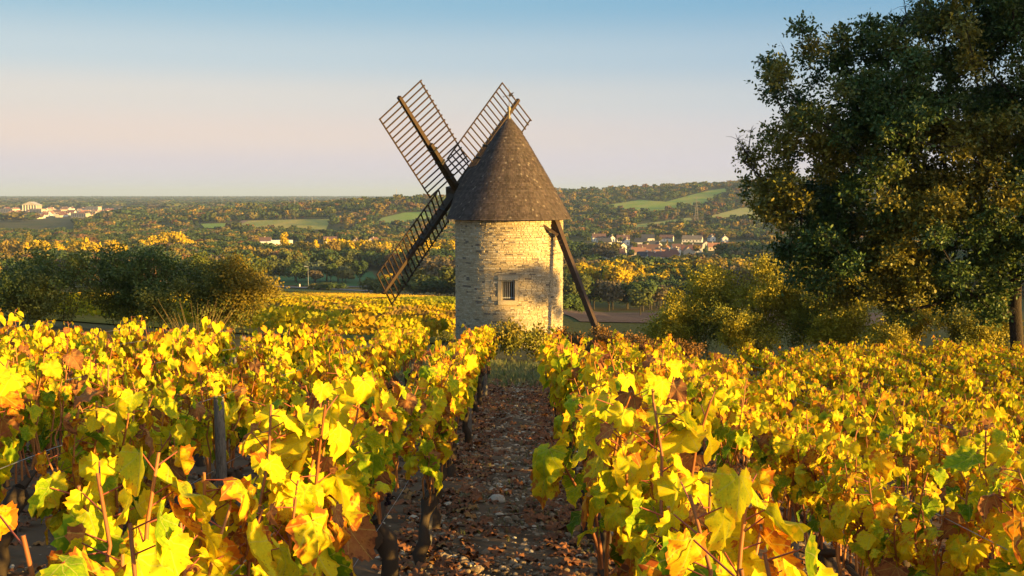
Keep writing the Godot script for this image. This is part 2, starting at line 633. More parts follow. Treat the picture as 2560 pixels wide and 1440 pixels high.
func trellis(x: float, first: float, last: float, k: int, g: RandomNumberGenerator) -> void:
	var side := "oak" if k >= 0 else "shrub"
	for up in [0.52, 0.90]:
		var pts := PackedVector3Array()
		var rad := PackedFloat32Array()
		var d := maxf(first - 2.5, 1.2)
		while d < last + 0.3:
			pts.append(ground(x, -d, up + g.randf_range(-0.012, 0.012)))
			rad.append(0.0016)
			d += 0.8
		var s := Sheet.new()
		s.tube(pts, rad, 4, Color(0.30, 0.30, 0.31))
		var m := surf("wire", Color.WHITE, 0.45)
		m.metallic = 0.6
		var o := part("trellis_wire", s.commit(), m, self)
		tag(o, "thin grey %s trellis wire strung along vine rows on the %s side" % ["lower" if up < 0.7 else "upper", side], "wire", "trellis wires")
	var post := fposmod(6.45 - absf(x) * 0.6, 4.6)
	while post < last:
		if post > first - 0.3 and post > 2.6:
			var s := Sheet.new()
			var q := Vector3(g.randf_range(-0.03, 0.03), 0, g.randf_range(-0.03, 0.03))
			var tall := g.randf_range(0.74, 0.84) if post > 7.5 else g.randf_range(0.84, 0.92)
			s.tube(PackedVector3Array([Vector3(0, -0.3, 0), Vector3(0, tall * 0.5, 0) + q * 0.5, Vector3(0, tall, 0) + q]), PackedFloat32Array([0.030, 0.028, 0.026]), 9, Color(0.23, 0.20, 0.17))
			var o := part("vineyard_post", s.commit(), mats["old_wood"], self)
			tag(o, "weathered grey wooden vineyard post between vines on the %s side" % side, "post", "vineyard posts")
			o.position = ground(x + 0.03, -post)
		post += 4.6


func litter() -> void:
	var g := RandomNumberGenerator.new()
	g.seed = 77
	# stones
	var s := Sheet.new()
	var p: Array[Vector3] = []
	for i in 5:
		for j in 7:
			var a := PI * (i + 0.5) / 5.0 - PI / 2
			var w := TAU * j / 7.0
			p.append(Vector3(cos(a) * cos(w), sin(a) * 0.62, cos(a) * sin(w)) * g.randf_range(0.82, 1.15))
	for i in 4:
		for j in 7:
			var k := (j + 1) % 7
			s.quad(p[i * 7 + j], p[(i + 1) * 7 + j], p[(i + 1) * 7 + k], p[i * 7 + k], Color.WHITE)
	for j in range(1, 6):
		s.tri(p[0], p[j], p[j + 1], Color.WHITE)
		s.tri(p[28], p[28 + j + 1], p[28 + j], Color.WHITE)
	var at: Array[Transform3D] = []
	var tint := PackedColorArray()
	for i in 22000:
		var d := 1.6 + 16.5 * pow(g.randf(), 0.8)
		var x := g.randf_range(-0.75, 0.55) if g.randf() < 0.6 else g.randf_range(-0.5, 0.5) * d
		var size := 0.004 + 0.022 * pow(g.randf(), 4.0)
		var b := Basis.from_euler(Vector3(g.randf() * 0.8, g.randf() * 6.0, g.randf() * 0.8)).scaled(Vector3(size * g.randf_range(0.8, 1.6), size, size))
		at.append(Transform3D(b, ground(x, -d, size * 0.15)))
		var t := g.randf()
		tint.append(Color(0.40, 0.30, 0.20).lerp(Color(0.17, 0.115, 0.07), t) if g.randf() < 0.9 else Color(0.56, 0.47, 0.35))
	var o := scatter("gravel", s.commit(), surf("stone_plain", Color.WHITE, 0.9, 0.0, 0.2), self, at, tint)
	tag(o, "pale limestone pebbles strewn over the soil of the aisle", "gravel", "", "stuff")
	# fallen leaves
	var at2: Array[Transform3D] = []
	var tint2 := PackedColorArray()
	for i in 9500:
		var d := 1.6 + 17.0 * pow(g.randf(), 0.8)
		var x := g.randf_range(-0.8, 0.6) if g.randf() < 0.45 else g.randf_range(-0.5, 0.5) * d
		var edge := absf(absf(x + 0.106) - 0.45)
		if absf(x) < 0.6 and g.randf() < smoothstep(0.05, 0.4, edge) * 0.75:
			continue
		var size := g.randf_range(0.05, 0.10)
		var b := Basis.from_euler(Vector3(-PI / 2 + g.randf_range(-0.6, 0.6), g.randf() * 6.0, g.randf_range(-0.6, 0.6)), EULER_ORDER_YXZ).scaled(Vector3.ONE * size)
		at2.append(Transform3D(b, ground(x, -d, 0.014)))
		tint2.append(Color(0.27, 0.115, 0.055).lerp(Color(0.14, 0.065, 0.036), g.randf()) if g.randf() < 0.85 else Color(0.34, 0.17, 0.06))
	o = scatter("fallen_leaves", leaf_mesh(40), surf("dry_leaf", Color.WHITE, 0.8, 0.3, 0.2), self, at2, tint2)
	tag(o, "brown dry vine leaves lying on the soil under the vines", "fallen leaves", "", "stuff")
	# grass at the end of the aisle and thin weeds in it
	var blade := Sheet.new()
	for i in 9:
		var w := g.randf() * TAU
		var out := Vector3(cos(w), 0, sin(w))
		var f := out * g.randf() * 0.02
		var side := Vector3(-out.z, 0, out.x) * 0.0022
		var h := g.randf_range(0.5, 1.0)
		var m := f + Vector3(0, h * 0.09, 0) + out * 0.012
		blade.quad(f - side, m - side * 0.8, m + side * 0.8, f + side, Color.WHITE)
		blade.tri(m - side * 0.8, f + Vector3(0, h * 0.15, 0) + out * 0.05, m + side * 0.8, Color.WHITE)
	var at3: Array[Transform3D] = []
	var tint3 := PackedColorArray()
	for i in 9000:
		var far := g.randf() < 0.82
		var d := g.randf_range(16.9, 23.5) if far else g.randf_range(2.0, 16.0)
		var x := g.randf_range(-6.0, 7.0) if far else g.randf_range(-0.6, 0.4)
		if not far and patch_noise.get_noise_2d(x * 40.0, d * 40.0) < 0.12:
			continue
		var size := g.randf_range(0.6, 1.3) * (1.0 if far else 0.35)
		at3.append(Transform3D(Basis(Vector3.UP, g.randf() * TAU).scaled(Vector3.ONE * size), ground(x, -d)))
		tint3.append(Color(0.13, 0.17, 0.045).lerp(Color(0.24, 0.21, 0.09), g.randf()))
	o = scatter("grass", blade.commit(), surf("grass_blade", Color.WHITE, 0.7, 0.6, 0.3), self, at3, tint3)
	tag(o, "short green grass at the end of the stony aisle", "grass", "", "stuff")
	# one bigger stone lies in the aisle, and a few cut canes
	var big := part("limestone_rock", s.commit(), mats["stone_plain_solid"], self)
	big.transform = Transform3D(Basis.from_euler(Vector3(0.3, 0.5, 0.1)).scaled(Vector3(0.062, 0.055, 0.05)), ground(-0.21, -7.6, 0.012))
	tag(big, "pale fist-sized limestone rock lying in the aisle", "rock")
	for i in 4:
		var t := Sheet.new()
		var w := g.randf_range(-0.7, 0.7)
		var c := Vector3(g.randf_range(-0.3, 0.2), 0, -[5.4, 6.7, 7.2, 9.0][i])
		var pts := PackedVector3Array()
		for k in 6:
			var q := c + Vector3(cos(w), 0, sin(w)) * (k - 2.5) * 0.11 + Vector3(0, 0, 0.02 * sin(k * 1.3))
			pts.append(ground(q.x, q.z, 0.016))
		t.tube(pts, PackedFloat32Array([0.006, 0.0055, 0.005, 0.0045, 0.004, 0.003]), 5, Color(0.13, 0.07, 0.04))
		var cane := part("cut_cane", t.commit(), mats["vine_cane"], self)
		tag(cane, "thin brown pruned cane lying on the aisle soil", "twig", "pruned canes on the ground")


# ------------------------------------------------------------------ windmill
const TOWER_R := 2.46
const TOWER_H := 6.12


func round_at(a: float, r: float, y: float) -> Vector3:
	return Vector3(sin(a) * r, y, cos(a) * r)


const ROOF := [[0.0, 2.86], [0.28, 2.70], [1.91, 1.80], [3.82, 0.66], [4.42, 0.20], [4.62, 0.05]]


# The roof bulges out where the windshaft leaves it.
func roof_r(a: float, y: float) -> float:
	var r := along(ROOF, y)
	var off := absf(wrapf(a - deg_to_rad(-126.8), -PI, PI))
	return r + 0.46 * (1.0 - smoothstep(0.25, 0.95, off)) * (1.0 - smoothstep(2.15, 2.55, y)) * lerpf(0.25, 1.0, smoothstep(0.0, 1.3, y))


func build_mill() -> void:
	var g := RandomNumberGenerator.new()
	g.seed = 12
	var base := ground(MILL.x, MILL.y)
	base.y -= 0.15
	var mill := thing("windmill", "round stone windmill with conical wooden roof and four lattice sails", "windmill", base)
	var wood := grain(surf("beam_wood", Color.WHITE, 0.72, 0.0, 0.35), 21, Vector3(2.2, 0.9, 2.2), Color(0.6, 0.6, 0.6), Color(1.35, 1.3, 1.25), 0.5)
	var dark := Color(0.058, 0.036, 0.023)
	# tower: mortar shell with the window opening left out
	var core := Sheet.new()
	var cuts: Array[float] = []
	for i in 73:
		cuts.append(-PI + TAU * i / 72.0)
	cuts.append(-0.114)
	cuts.append(0.114)
	cuts.sort()
	var ys := [-0.5, 2.56, 3.44, TOWER_H]
	var mortar := Color(0.41, 0.32, 0.21)
	for i in cuts.size() - 1:
		for j in 3:
			if j == 1 and cuts[i] > -0.1145 and cuts[i + 1] < 0.1145:
				continue
			core.quad(round_at(cuts[i], TOWER_R, ys[j + 1]), round_at(cuts[i + 1], TOWER_R, ys[j + 1]), round_at(cuts[i + 1], TOWER_R, ys[j]), round_at(cuts[i], TOWER_R, ys[j]), mortar)
			core.quad(round_at(cuts[i + 1], TOWER_R - 0.5, ys[j + 1]), round_at(cuts[i], TOWER_R - 0.5, ys[j + 1]), round_at(cuts[i], TOWER_R - 0.5, ys[j]), round_at(cuts[i + 1], TOWER_R - 0.5, ys[j]), mortar)
	for w in [-0.114, 0.114]:
		core.quad(round_at(w, TOWER_R, 3.44), round_at(w, TOWER_R - 0.5, 3.44), round_at(w, TOWER_R - 0.5, 2.56), round_at(w, TOWER_R, 2.56), mortar)
	for y in [2.56, 3.44]:
		core.quad(round_at(-0.114, TOWER_R, y), round_at(0.114, TOWER_R, y), round_at(0.114, TOWER_R - 0.5, y), round_at(-0.114, TOWER_R - 0.5, y), mortar)
	var stone_m := grain(surf("wall_stone", Color.WHITE, 0.92, 0.0, 0.2), 3, Vector3.ONE * 2.6, Color(0.72, 0.72, 0.72), Color(1.2, 1.2, 1.2), 0.6)
	var tower := part("tower", core.commit(), stone_m, mill)
	var rest := Sheet.new()
	var single := 0
	var holes := [Vector2(0.05, 4.28), Vector2(-0.74, 2.86), Vector2(0.92, 2.28), Vector2(1.42, 2.42)]
	var y := -0.3
	while y < TOWER_H - 0.05:
		var h := g.randf_range(0.045, 0.092)
		h = minf(h, TOWER_H - y)
		var a := -PI + g.randf() * 0.1
		var stop := a + TAU
		while a < stop - 0.02:
			var l := g.randf_range(0.08, 0.32) * (0.7 + h * 4.5)
			var w := minf(l / TOWER_R, stop - a)
			var mid := a + w * 0.5
			var skip := absf(mid * TOWER_R) < 0.43 + l * 0.35 and y + h > 2.36 and y < 3.66
			for q in holes:
				skip = skip or (absf(mid - q.x) < 0.075 and absf(y + h * 0.5 - q.y) < 0.05)
			if not skip:
				var gap := 0.006 / TOWER_R
				var proud := TOWER_R + g.randf_range(0.016, 0.042) + (0.02 if g.randf() < 0.08 else 0.0)
				var base_col := Color(0.57, 0.455, 0.295)
				var k := g.randf()
				base_col = base_col.lerp(Color(0.40, 0.305, 0.19), k) if k < 0.55 else base_col.lerp(Color(0.65, 0.555, 0.41), (k - 0.55) * 1.8)
				if g.randf() < 0.06:
					base_col = Color(0.23, 0.19, 0.15)
				var single_one := single < 300 and l > 0.235 and absf(mid + 0.05) < 1.15 and y > 0.2 and g.randf() < 0.42
				var s := Sheet.new() if single_one else rest
				var a0 := a + gap
				var a1 := a + w - gap
				var y0 := y + 0.005 + g.randf_range(-0.004, 0.006)
				var y1 := y + h - 0.004 + g.randf_range(-0.004, 0.006)
				var ia := 0.011 / TOWER_R
				var lean := g.randf_range(-0.007, 0.007)
				var p := [round_at(a0, TOWER_R, y1), round_at(a1, TOWER_R, y1), round_at(a1, TOWER_R, y0), round_at(a0, TOWER_R, y0)]
				var f := [round_at(a0 + ia, proud + lean, y1 - 0.009), round_at(a1 - ia, proud - lean * 0.5, y1 - 0.009), round_at(a1 - ia, proud - lean, y0 + 0.009), round_at(a0 + ia, proud + lean * 0.5, y0 + 0.009)]
				s.quad(f[0], f[1], f[2], f[3], base_col)
				for e in 4:
					var e2 := (e + 1) % 4
					s.quad(p[e], p[e2], f[e2], f[e], base_col)
				if single_one:
					part("stone", s.commit(), stone_m, tower)
					single += 1
			a += w
		y += h
	part("wall_stones", rest.commit(), stone_m, tower, "stuff")
	print("stones ", single)
	# window with dressed stone surround and bars
	var frame := Sheet.new()
	var dressed := Color(0.50, 0.40, 0.265)
	var r := TOWER_R + 0.01
	var blocks := [[-0.365, 2.98, 0.17, 0.88, "jamb"], [0.365, 2.98, 0.17, 0.88, "jamb"], [0.0, 3.55, 0.90, 0.21, "lintel"], [0.0, 2.455, 0.90, 0.20, "sill"], [-0.60, 2.62, 0.28, 0.20, "jamb"], [0.56, 2.62, 0.22, 0.20, "jamb"]]
	var window := Node3D.new()
	window.name = "window"
	mill.add_child(window)
	for b in blocks:
		var s := Sheet.new()
		var z := sqrt(r * r - b[0] * b[0])
		s.box(Transform3D(Basis(Vector3.UP, b[0] / r), Vector3(b[0], b[1], z - 0.05)), Vector3(b[2] - 0.008, b[3] - 0.008, 0.19), dressed * g.randf_range(0.9, 1.08))
		part(b[4], s.commit(), stone_m, window)
	for i in 6:
		var s := Sheet.new()
		var x := -0.28 + 0.56 * (i + 0.5) / 6.0
		s.tube(PackedVector3Array([Vector3(x, 2.62, r - 0.10), Vector3(x, 3.44, r - 0.10)]), PackedFloat32Array([0.0085, 0.0085]), 6, Color(0.62, 0.61, 0.60))
		for yy in [3.05]:
			s.tube(PackedVector3Array([Vector3(x, yy - 0.02, r - 0.10), Vector3(x, yy, r - 0.10), Vector3(x, yy + 0.02, r - 0.10)]), PackedFloat32Array([0.008, 0.016, 0.008]), 6, Color(0.62, 0.61, 0.60))
		part("bar", s.commit(), surf("iron", Color.WHITE, 0.45), window)
	for yy in [2.66, 3.40]:
		var s := Sheet.new()
		s.box(Transform3D(Basis(), Vector3(0, yy, r - 0.10)), Vector3(0.56, 0.022, 0.014), Color(0.62, 0.61, 0.60))
		part("rail", s.commit(), mats["iron"], window)
	# roof: boarding, then shingles course by course
	var cone := Sheet.new()
	var levels := [0.0, 0.28, 0.9, 1.5, 1.91, 2.2, 2.4, 2.6, 3.2, 3.82, 4.42, 4.62]
	for i in 48:
		var a0 := TAU * i / 48.0
		var a1 := TAU * (i + 1) / 48.0
		for j in levels.size() - 1:
			var f := 0.03
			cone.quad(round_at(a0, roof_r(a0, levels[j + 1]) - f, levels[j + 1]), round_at(a1, roof_r(a1, levels[j + 1]) - f, levels[j + 1]), round_at(a1, roof_r(a1, levels[j]) - f, levels[j]), round_at(a0, roof_r(a0, levels[j]) - f, levels[j]), Color(0.108, 0.080, 0.066))
		cone.quad(round_at(a0, roof_r(a0, 0) - 0.03, 0.0), round_at(a1, roof_r(a1, 0) - 0.03, 0.0), round_at(a1, 2.2, 0.02), round_at(a0, 2.2, 0.02), Color(0.108, 0.080, 0.066))
	var roof := part("roof", cone.commit(), wood, mill)
	roof.position.y = TOWER_H
	var sh := Sheet.new()
	y = -0.02
	while y < 4.5:
		var dy := 0.083
		var r0 := along(ROOF, y)
		var n := maxi(int(TAU * r0 / 0.092), 10)
		var turn := g.randf()
		var course := g.randf_range(0.9, 1.1)
		for i in n:
			var a0 := TAU * (i + turn + g.randf_range(-0.12, 0.12)) / n
			var a1 := TAU * (i + 0.95 + turn + g.randf_range(-0.08, 0.08)) / n
			var lift := g.randf_range(0.018, 0.042)
			var low := y + g.randf_range(-0.008, 0.006)
			var high := y + dy * 1.25
			var b0 := round_at(a0, roof_r(a0, maxf(low, 0)) + lift, low)
			var b1 := round_at(a1, roof_r(a1, maxf(low, 0)) + lift, low)
			var t0 := round_at(a0, roof_r(a0, high) - 0.006, high)
			var t1 := round_at(a1, roof_r(a1, high) - 0.006, high)
			var k := g.randf()
			var streak := 0.5 + 0.9 * fine_noise.get_noise_2d(a0 * 260.0, y * 14.0)
			var col := Color(0.108, 0.080, 0.066).lerp(Color(0.078, 0.060, 0.052), clampf(streak, 0, 1)) * (course * lerpf(0.74, 1.28, k))
			if g.randf() < 0.02:
				col = Color(0.21, 0.165, 0.13)
			sh.quad(t0, t1, b1, b0, col)
			sh.quad(b0, b1, round_at(a1, roof_r(a1, maxf(low, 0)), low), round_at(a0, roof_r(a0, maxf(low, 0)), low), col * 0.8)
		y += dy
	part("shingles", sh.commit(), surf("shingle", Color.WHITE, 0.85, 0.0, 0.25), roof, "stuff")
	# curb ring under the eaves
	var ring := Sheet.new()
	for i in 48:
		var a0 := TAU * i / 48.0
		var a1 := TAU * (i + 1) / 48.0
		ring.quad(round_at(a0, 2.56, 0.06), round_at(a1, 2.56, 0.06), round_at(a1, 2.56, -0.07), round_at(a0, 2.56, -0.07), Color(0.108, 0.080, 0.066))
		ring.quad(round_at(a0, 2.56, -0.07), round_at(a1, 2.56, -0.07), round_at(a1, 2.2, -0.07), round_at(a0, 2.2, -0.07), Color(0.108, 0.080, 0.066))
	var curb := part("curb_ring", ring.commit(), wood, mill)
	curb.position.y = TOWER_H + 0.02
	# finial and weathervane
	var metal := surf("zinc", Color.WHITE, 0.5, 0.0, 0.5)
	var lead := Color(0.20, 0.165, 0.10)
	var fin := Sheet.new()
	fin.tube(PackedVector3Array([Vector3(0, 4.38, 0), Vector3(0, 4.56, 0), Vector3(0, 4.90, 0), Vector3(0, 4.93, 0), Vector3(0, 4.99, 0), Vector3(0, 5.04, 0), Vector3(0, 5.09, 0), Vector3(0, 5.12, 0)]), PackedFloat32Array([0.22, 0.075, 0.03, 0.06, 0.095, 0.095, 0.06, 0.02]), 14, lead)
	var finial := part("finial", fin.commit(), metal, mill)
	finial.position.y = TOWER_H
	var rod := Sheet.new()
	rod.tube(PackedVector3Array([Vector3(0, 5.1, 0), Vector3(0, 5.96, 0)]), PackedFloat32Array([0.016, 0.009]), 6, Color(0.06, 0.05, 0.04))
	var vane := part("weathervane", rod.commit(), metal, mill)
	vane.position.y = TOWER_H
	var tail := Sheet.new()
	var vx := Vector3(0.95, 0, 0.3)
	var vp := func(x: float, h: float, o: float) -> Vector3: return vx * x + Vector3(0, 5.62 + h, 0) + Vector3(-0.3, 0, 0.95) * o
	for o in [0.006, -0.006]:
		tail.quad(vp.call(0.0, 0.07, o), vp.call(0.24, 0.14, o), vp.call(0.15, 0.03, o), vp.call(0.0, -0.03, o), Color(0.08, 0.06, 0.045))
		tail.quad(vp.call(0.02, 0.03, o), vp.call(0.15, 0.03, o), vp.call(0.24, -0.02, o), vp.call(0.02, -0.06, o), Color(0.08, 0.06, 0.045))
	tail.tube(PackedVector3Array([vp.call(0.0, -0.01, 0.0), vp.call(-0.1, -0.02, 0.0), vp.call(-0.26, -0.06, 0.0)]), PackedFloat32Array([0.012, 0.012, 0.008]), 6, Color(0.08, 0.06, 0.045))
	tail.tube(PackedVector3Array([vp.call(-0.31, -0.06, 0.0), vp.call(-0.28, -0.06, 0.0), vp.call(-0.24, -0.05, 0.0)]), PackedFloat32Array([0.005, 0.03, 0.005]), 8, Color(0.08, 0.06, 0.045))
	part("arrow", tail.commit(), metal, vane)
	# windshaft and sails; the shaft points away to the far side
	var shaft := Vector3(-0.7919, 0.1486, -0.5923)
	var hub := Vector3(0, 6.85, 0) + shaft * 3.28
	var sh2 := Sheet.new()
	sh2.tube(PackedVector3Array([hub - shaft * 2.6, hub - shaft * 0.3, hub + shaft * 0.35]), PackedFloat32Array([0.24, 0.22, 0.2]), 10, dark)
	sh2.bar(hub - shaft * 0.28, hub + shaft * 0.42, Vector2(0.52, 0.52), Vector2(0.46, 0.46), Vector3(0.599, 0.2, -0.8), dark)
	part("windshaft", sh2.commit(), wood, mill)
	var e1 := Vector3(0.5989, 0, -0.8008)
	var e2 := -e1.cross(shaft).normalized()
	if e2.y < 0:
		e2 = -e2
	for k in 4:
		var w := deg_to_rad(48.05 + 90.0 * k)
		var out := e1 * cos(w) + e2 * sin(w)
		var across := -e1 * sin(w) + e2 * cos(w)
		var front := hub + shaft * (0.10 if k % 2 == 0 else -0.14)
		var stock := Sheet.new()
		stock.bar(front, front + out * 6.29, Vector2(0.24, 0.26), Vector2(0.15, 0.16), across, dark * 1.1)
		var sail := part("sail", stock.commit(), wood, mill)
		var whip := Sheet.new()
		whip.bar(front - shaft * 0.2, front - shaft * 0.2 + out * 3.35, Vector2(0.24, 0.18), Vector2(0.17, 0.13), across, dark)
		part("backing_beam", whip.commit(), wood, sail)
		for q in [1.2, 2.2, 3.0]:
			var strap := Sheet.new()
			strap.bar(front + out * (q - 0.03) - shaft * 0.1, front + out * (q + 0.03) - shaft * 0.1, Vector2(0.29, 0.44), Vector2(0.29, 0.44), across, Color(0.03, 0.028, 0.026))
			part("iron_strap", strap.commit(), mats["iron"], sail)
		var rungs := 18
		for side in [-1.0, 1.0]:
			var bar := Sheet.new()
			for j in rungs - 1:
				var p0 := lattice(front, out, across, shaft, j, rungs, side * 1.27)
				var p1 := lattice(front, out, across, shaft, j + 1, rungs, side * 1.27)
				bar.bar(p0 + shaft * 0.045, p1 + shaft * 0.045, Vector2(0.055, 0.05), Vector2(0.055, 0.05), across, dark * 0.9)
			part("side_bar", bar.commit(), wood, sail)
		for j in rungs:
			var rung := Sheet.new()
			rung.bar(lattice(front, out, across, shaft, j, rungs, -1.33), lattice(front, out, across, shaft, j, rungs, 1.33), Vector2(0.048, 0.055), Vector2(0.048, 0.055), out, dark * g.randf_range(0.85, 1.3))
			part("rung", rung.commit(), wood, sail)
	# tail pole, opposite the sails
	var back := Vector3(0.8008, 0, 0.5989)
	var side_ := Vector3(0.5989, 0, -0.8008)
	var foot_xz := Vector2(MILL.x, MILL.y) + Vector2(back.x, back.z) * 5.5
	var foot := Vector3(back.x * 5.5, height(foot_xz.x, foot_xz.y) - base.y - 0.2, back.z * 5.5)
	var top := back * 2.2 + Vector3(0, 6.78, 0)
	var pole := Sheet.new()
	pole.bar(top, foot, Vector2(0.25, 0.27), Vector2(0.20, 0.22), side_, Color(0.072, 0.046, 0.030))
	var tp := part("tail_pole", pole.commit(), wood, mill)
	for s in [-1.0, 1.0]:
		var br := Sheet.new()
		br.bar(back * 1.9 + side_ * s * 0.95 + Vector3(0, TOWER_H + 0.12, 0), top.lerp(foot, 0.20) + side_ * s * 0.15, Vector2(0.13, 0.15), Vector2(0.12, 0.13), Vector3.UP, Color(0.072, 0.046, 0.030))
		part("brace", br.commit(), wood, tp)
	var second := Sheet.new()
	second.bar(top.lerp(foot, 0.02) + side_ * 0.26, top.lerp(foot, 0.27) + side_ * 0.2, Vector2(0.10, 0.2), Vector2(0.08, 0.12), side_, Color(0.072, 0.046, 0.030))
	part("cheek_plank", second.commit(), wood, tp)
	for q in [0.235, 0.262]:
		var pin := Sheet.new()
		var m := top.lerp(foot, q)
		pin.tube(PackedVector3Array([m - side_ * 0.24, m + side_ * 0.24]), PackedFloat32Array([0.016, 0.016]), 6, Color(0.04, 0.035, 0.03))
		part("peg", pin.commit(), mats["iron"], tp)


func lattice(front: Vector3, out: Vector3, across: Vector3, shaft: Vector3, j: int, n: int, reach: float) -> Vector3:
	var t := float(j) / (n - 1)
	var q := lerpf(0.95, 6.12, t)
	var w := deg_to_rad(lerpf(17.0, 14.5, t))
	return front + out * q + (across * cos(w) + shaft * sin(w)) * reach


# ------------------------------------------------------------------ trees and shrubs near by
# Branches grow from the stems to every clump by the nearest way; thickness follows what each branch carries.
func branches(stems: Array, clumps: PackedVector3Array, tip: float, most: float, col: Color, g: RandomNumberGenerator) -> ArrayMesh:
	var pos := PackedVector3Array()
	var up := PackedInt32Array()
	var far := PackedFloat32Array()
	for stem in stems:
		var prev := -1
		for p in stem:
			pos.append(p)
			up.append(prev)
			far.append(0.0 if prev < 0 else far[prev] + p.distance_to(pos[prev]))
			prev = pos.size() - 1
	var roots := pos.size()
	var order: Array = []
	for p in clumps:
		var d := 1e9
		for i in roots:
			d = minf(d, p.distance_to(pos[i]))
		order.append([d, p])
	order.sort_custom(func(a, b): return a[0] < b[0])
	for e in order:
		var p: Vector3 = e[1]
		var best := -1
		var cost := 1e9
		for i in pos.size():
			var c := p.distance_to(pos[i]) * 1.0 + far[i] * 0.22 + (0.6 if pos[i].y > p.y + 0.3 else 0.0)
			if c < cost:
				cost = c
				best = i
		var a := pos[best]
		var len_ := a.distance_to(p)
		var steps := clampi(int(len_ / 0.4), 1, 8)
		var prev := best
		for k in range(1, steps + 1):
			var t := float(k) / steps
			var q := a.lerp(p, t) + Vector3(g.randf_range(-1, 1), g.randf_range(-0.6, 1.0) , g.randf_range(-1, 1)) * len_ * 0.05 * (1.0 if k < steps else 0.0) + Vector3(0, sin(t * PI) * len_ * -0.06, 0)
			pos.append(q)
			up.append(prev)
			far.append(far[prev] + q.distance_to(pos[prev]))
			prev = pos.size() - 1
	var load_ := PackedFloat32Array()
	load_.resize(pos.size())
	var has_child := PackedByteArray()
	has_child.resize(pos.size())
	for i in pos.size():
		if up[i] >= 0:
			has_child[up[i]] = 1
	for i in range(pos.size() - 1, -1, -1):
		if has_child[i] == 0:
			load_[i] += 1.0
		if up[i] >= 0:
			load_[up[i]] += load_[i]
	var s := Sheet.new()
	for i in pos.size():
		var q := up[i]
		if q < 0:
			continue
		var r1 := minf(tip * pow(load_[i], 0.46), most)
		var r0 := minf(tip * pow(load_[q], 0.46), most) if q >= roots or i < roots else r1 * 1.2
		s.tube(PackedVector3Array([pos[q], pos[i]]), PackedFloat32Array([minf(r0, r1 * 1.5), r1]), 9 if r1 > 0.08 else 5, col)
	# bare twigs round each clump
	for p in clumps:
		for k in 6:
			var d := Vector3(g.randf_range(-1, 1), g.randf_range(-0.3, 1.1), g.randf_range(-1, 1)).normalized()
			var l := g.randf_range(14.0, 34.0) * tip
			s.tube(PackedVector3Array([p, p + d * l * 0.5 + Vector3(0, 0.1, 0) * l, p + d * l]), PackedFloat32Array([tip * 0.7, tip * 0.5, tip * 0.25]), 3, col)
	return s.commit()


func spray(leaf_len: float, leaf_w: float, many: int, reach: float, s: int) -> ArrayMesh:
	var g := RandomNumberGenerator.new()
	g.seed = s
	var sh := Sheet.new()
	for i in many:
		var o := Vector3(g.randf_range(-1, 1), g.randf_range(-1, 1), g.randf_range(-1, 1)) * reach
		var d := (o.normalized() + Vector3(g.randf_range(-0.6, 0.6), g.randf_range(-0.5, 0.5), g.randf_range(-0.6, 0.6))).normalized()
		var n := Vector3(g.randf_range(-1, 1), g.randf_range(-0.2, 1.2), g.randf_range(-1, 1)).normalized()
		var side := d.cross(n).normalized() * leaf_w * 0.5 * g.randf_range(0.8, 1.2)
		var l := d * leaf_len * g.randf_range(0.75, 1.2)
		var sag := n * leaf_len * 0.1
		var col := Color.WHITE * g.randf_range(0.72, 1.25)
		sh.tri(o, o + l * 0.35 - side * 0.8 + sag, o + l * 0.35 + side * 0.8 + sag, col)
		sh.quad(o + l * 0.35 - side * 0.8 + sag, o + l * 0.72 - side, o + l * 0.72 + side, o + l * 0.35 + side * 0.8 + sag, col)
		sh.tri(o + l * 0.72 - side, o + l - sag, o + l * 0.72 + side, col)
	return sh.commit()


func leafy(root: Node3D, called: String, mesh: ArrayMesh, m: Material, clumps: PackedVector3Array, spread: float, each: int, green: Color, yellow: Color, share: float, size: Vector2, g: RandomNumberGenerator) -> void:
	var at: Array[Transform3D] = []
	var tint := PackedColorArray()
	for p in clumps:
		var w := root.position + p
		var turned := smoothstep(0.35 - share, 0.65 - share * 0.6, 0.5 + 0.9 * fine_noise.get_noise_3d(w.x * 14.0, w.y * 14.0, w.z * 14.0))
		var many := int(each * g.randf_range(0.6, 1.4))
		for i in many:
			var o := Vector3(g.randfn(), g.randfn() * 0.75, g.randfn()) * spread
			var b := Basis.from_euler(Vector3(g.randf() * 6.28, g.randf() * 6.28, g.randf() * 6.28)).scaled(Vector3.ONE * g.randf_range(size.x, size.y))
			at.append(Transform3D(b, p + o))
			tint.append(green.lerp(yellow, clampf(turned + g.randf_range(-0.25, 0.25), 0.0, 1.0)) * g.randf_range(0.8, 1.2))
	scatter(called, mesh, m, root, at, tint)


func in_lobes(lobes: Array, per: float, shell: float, g: RandomNumberGenerator) -> PackedVector3Array:
	var out := PackedVector3Array()
	for e in lobes:
		var c: Vector3 = e[0]
		var r: float = e[1]
		var n := int(per * r * r)
		for i in n:
			var d := Vector3(g.randfn(), g.randfn(), g.randfn()).normalized()
			var q := lerpf(shell, 1.0, pow(g.randf(), 0.6)) * r
			q *= 1.0 + 0.28 * fine_noise.get_noise_3d(d.x * 60.0 + c.x * 9.0, d.y * 60.0, d.z * 60.0)
			out.append(c + d * q)
	return out


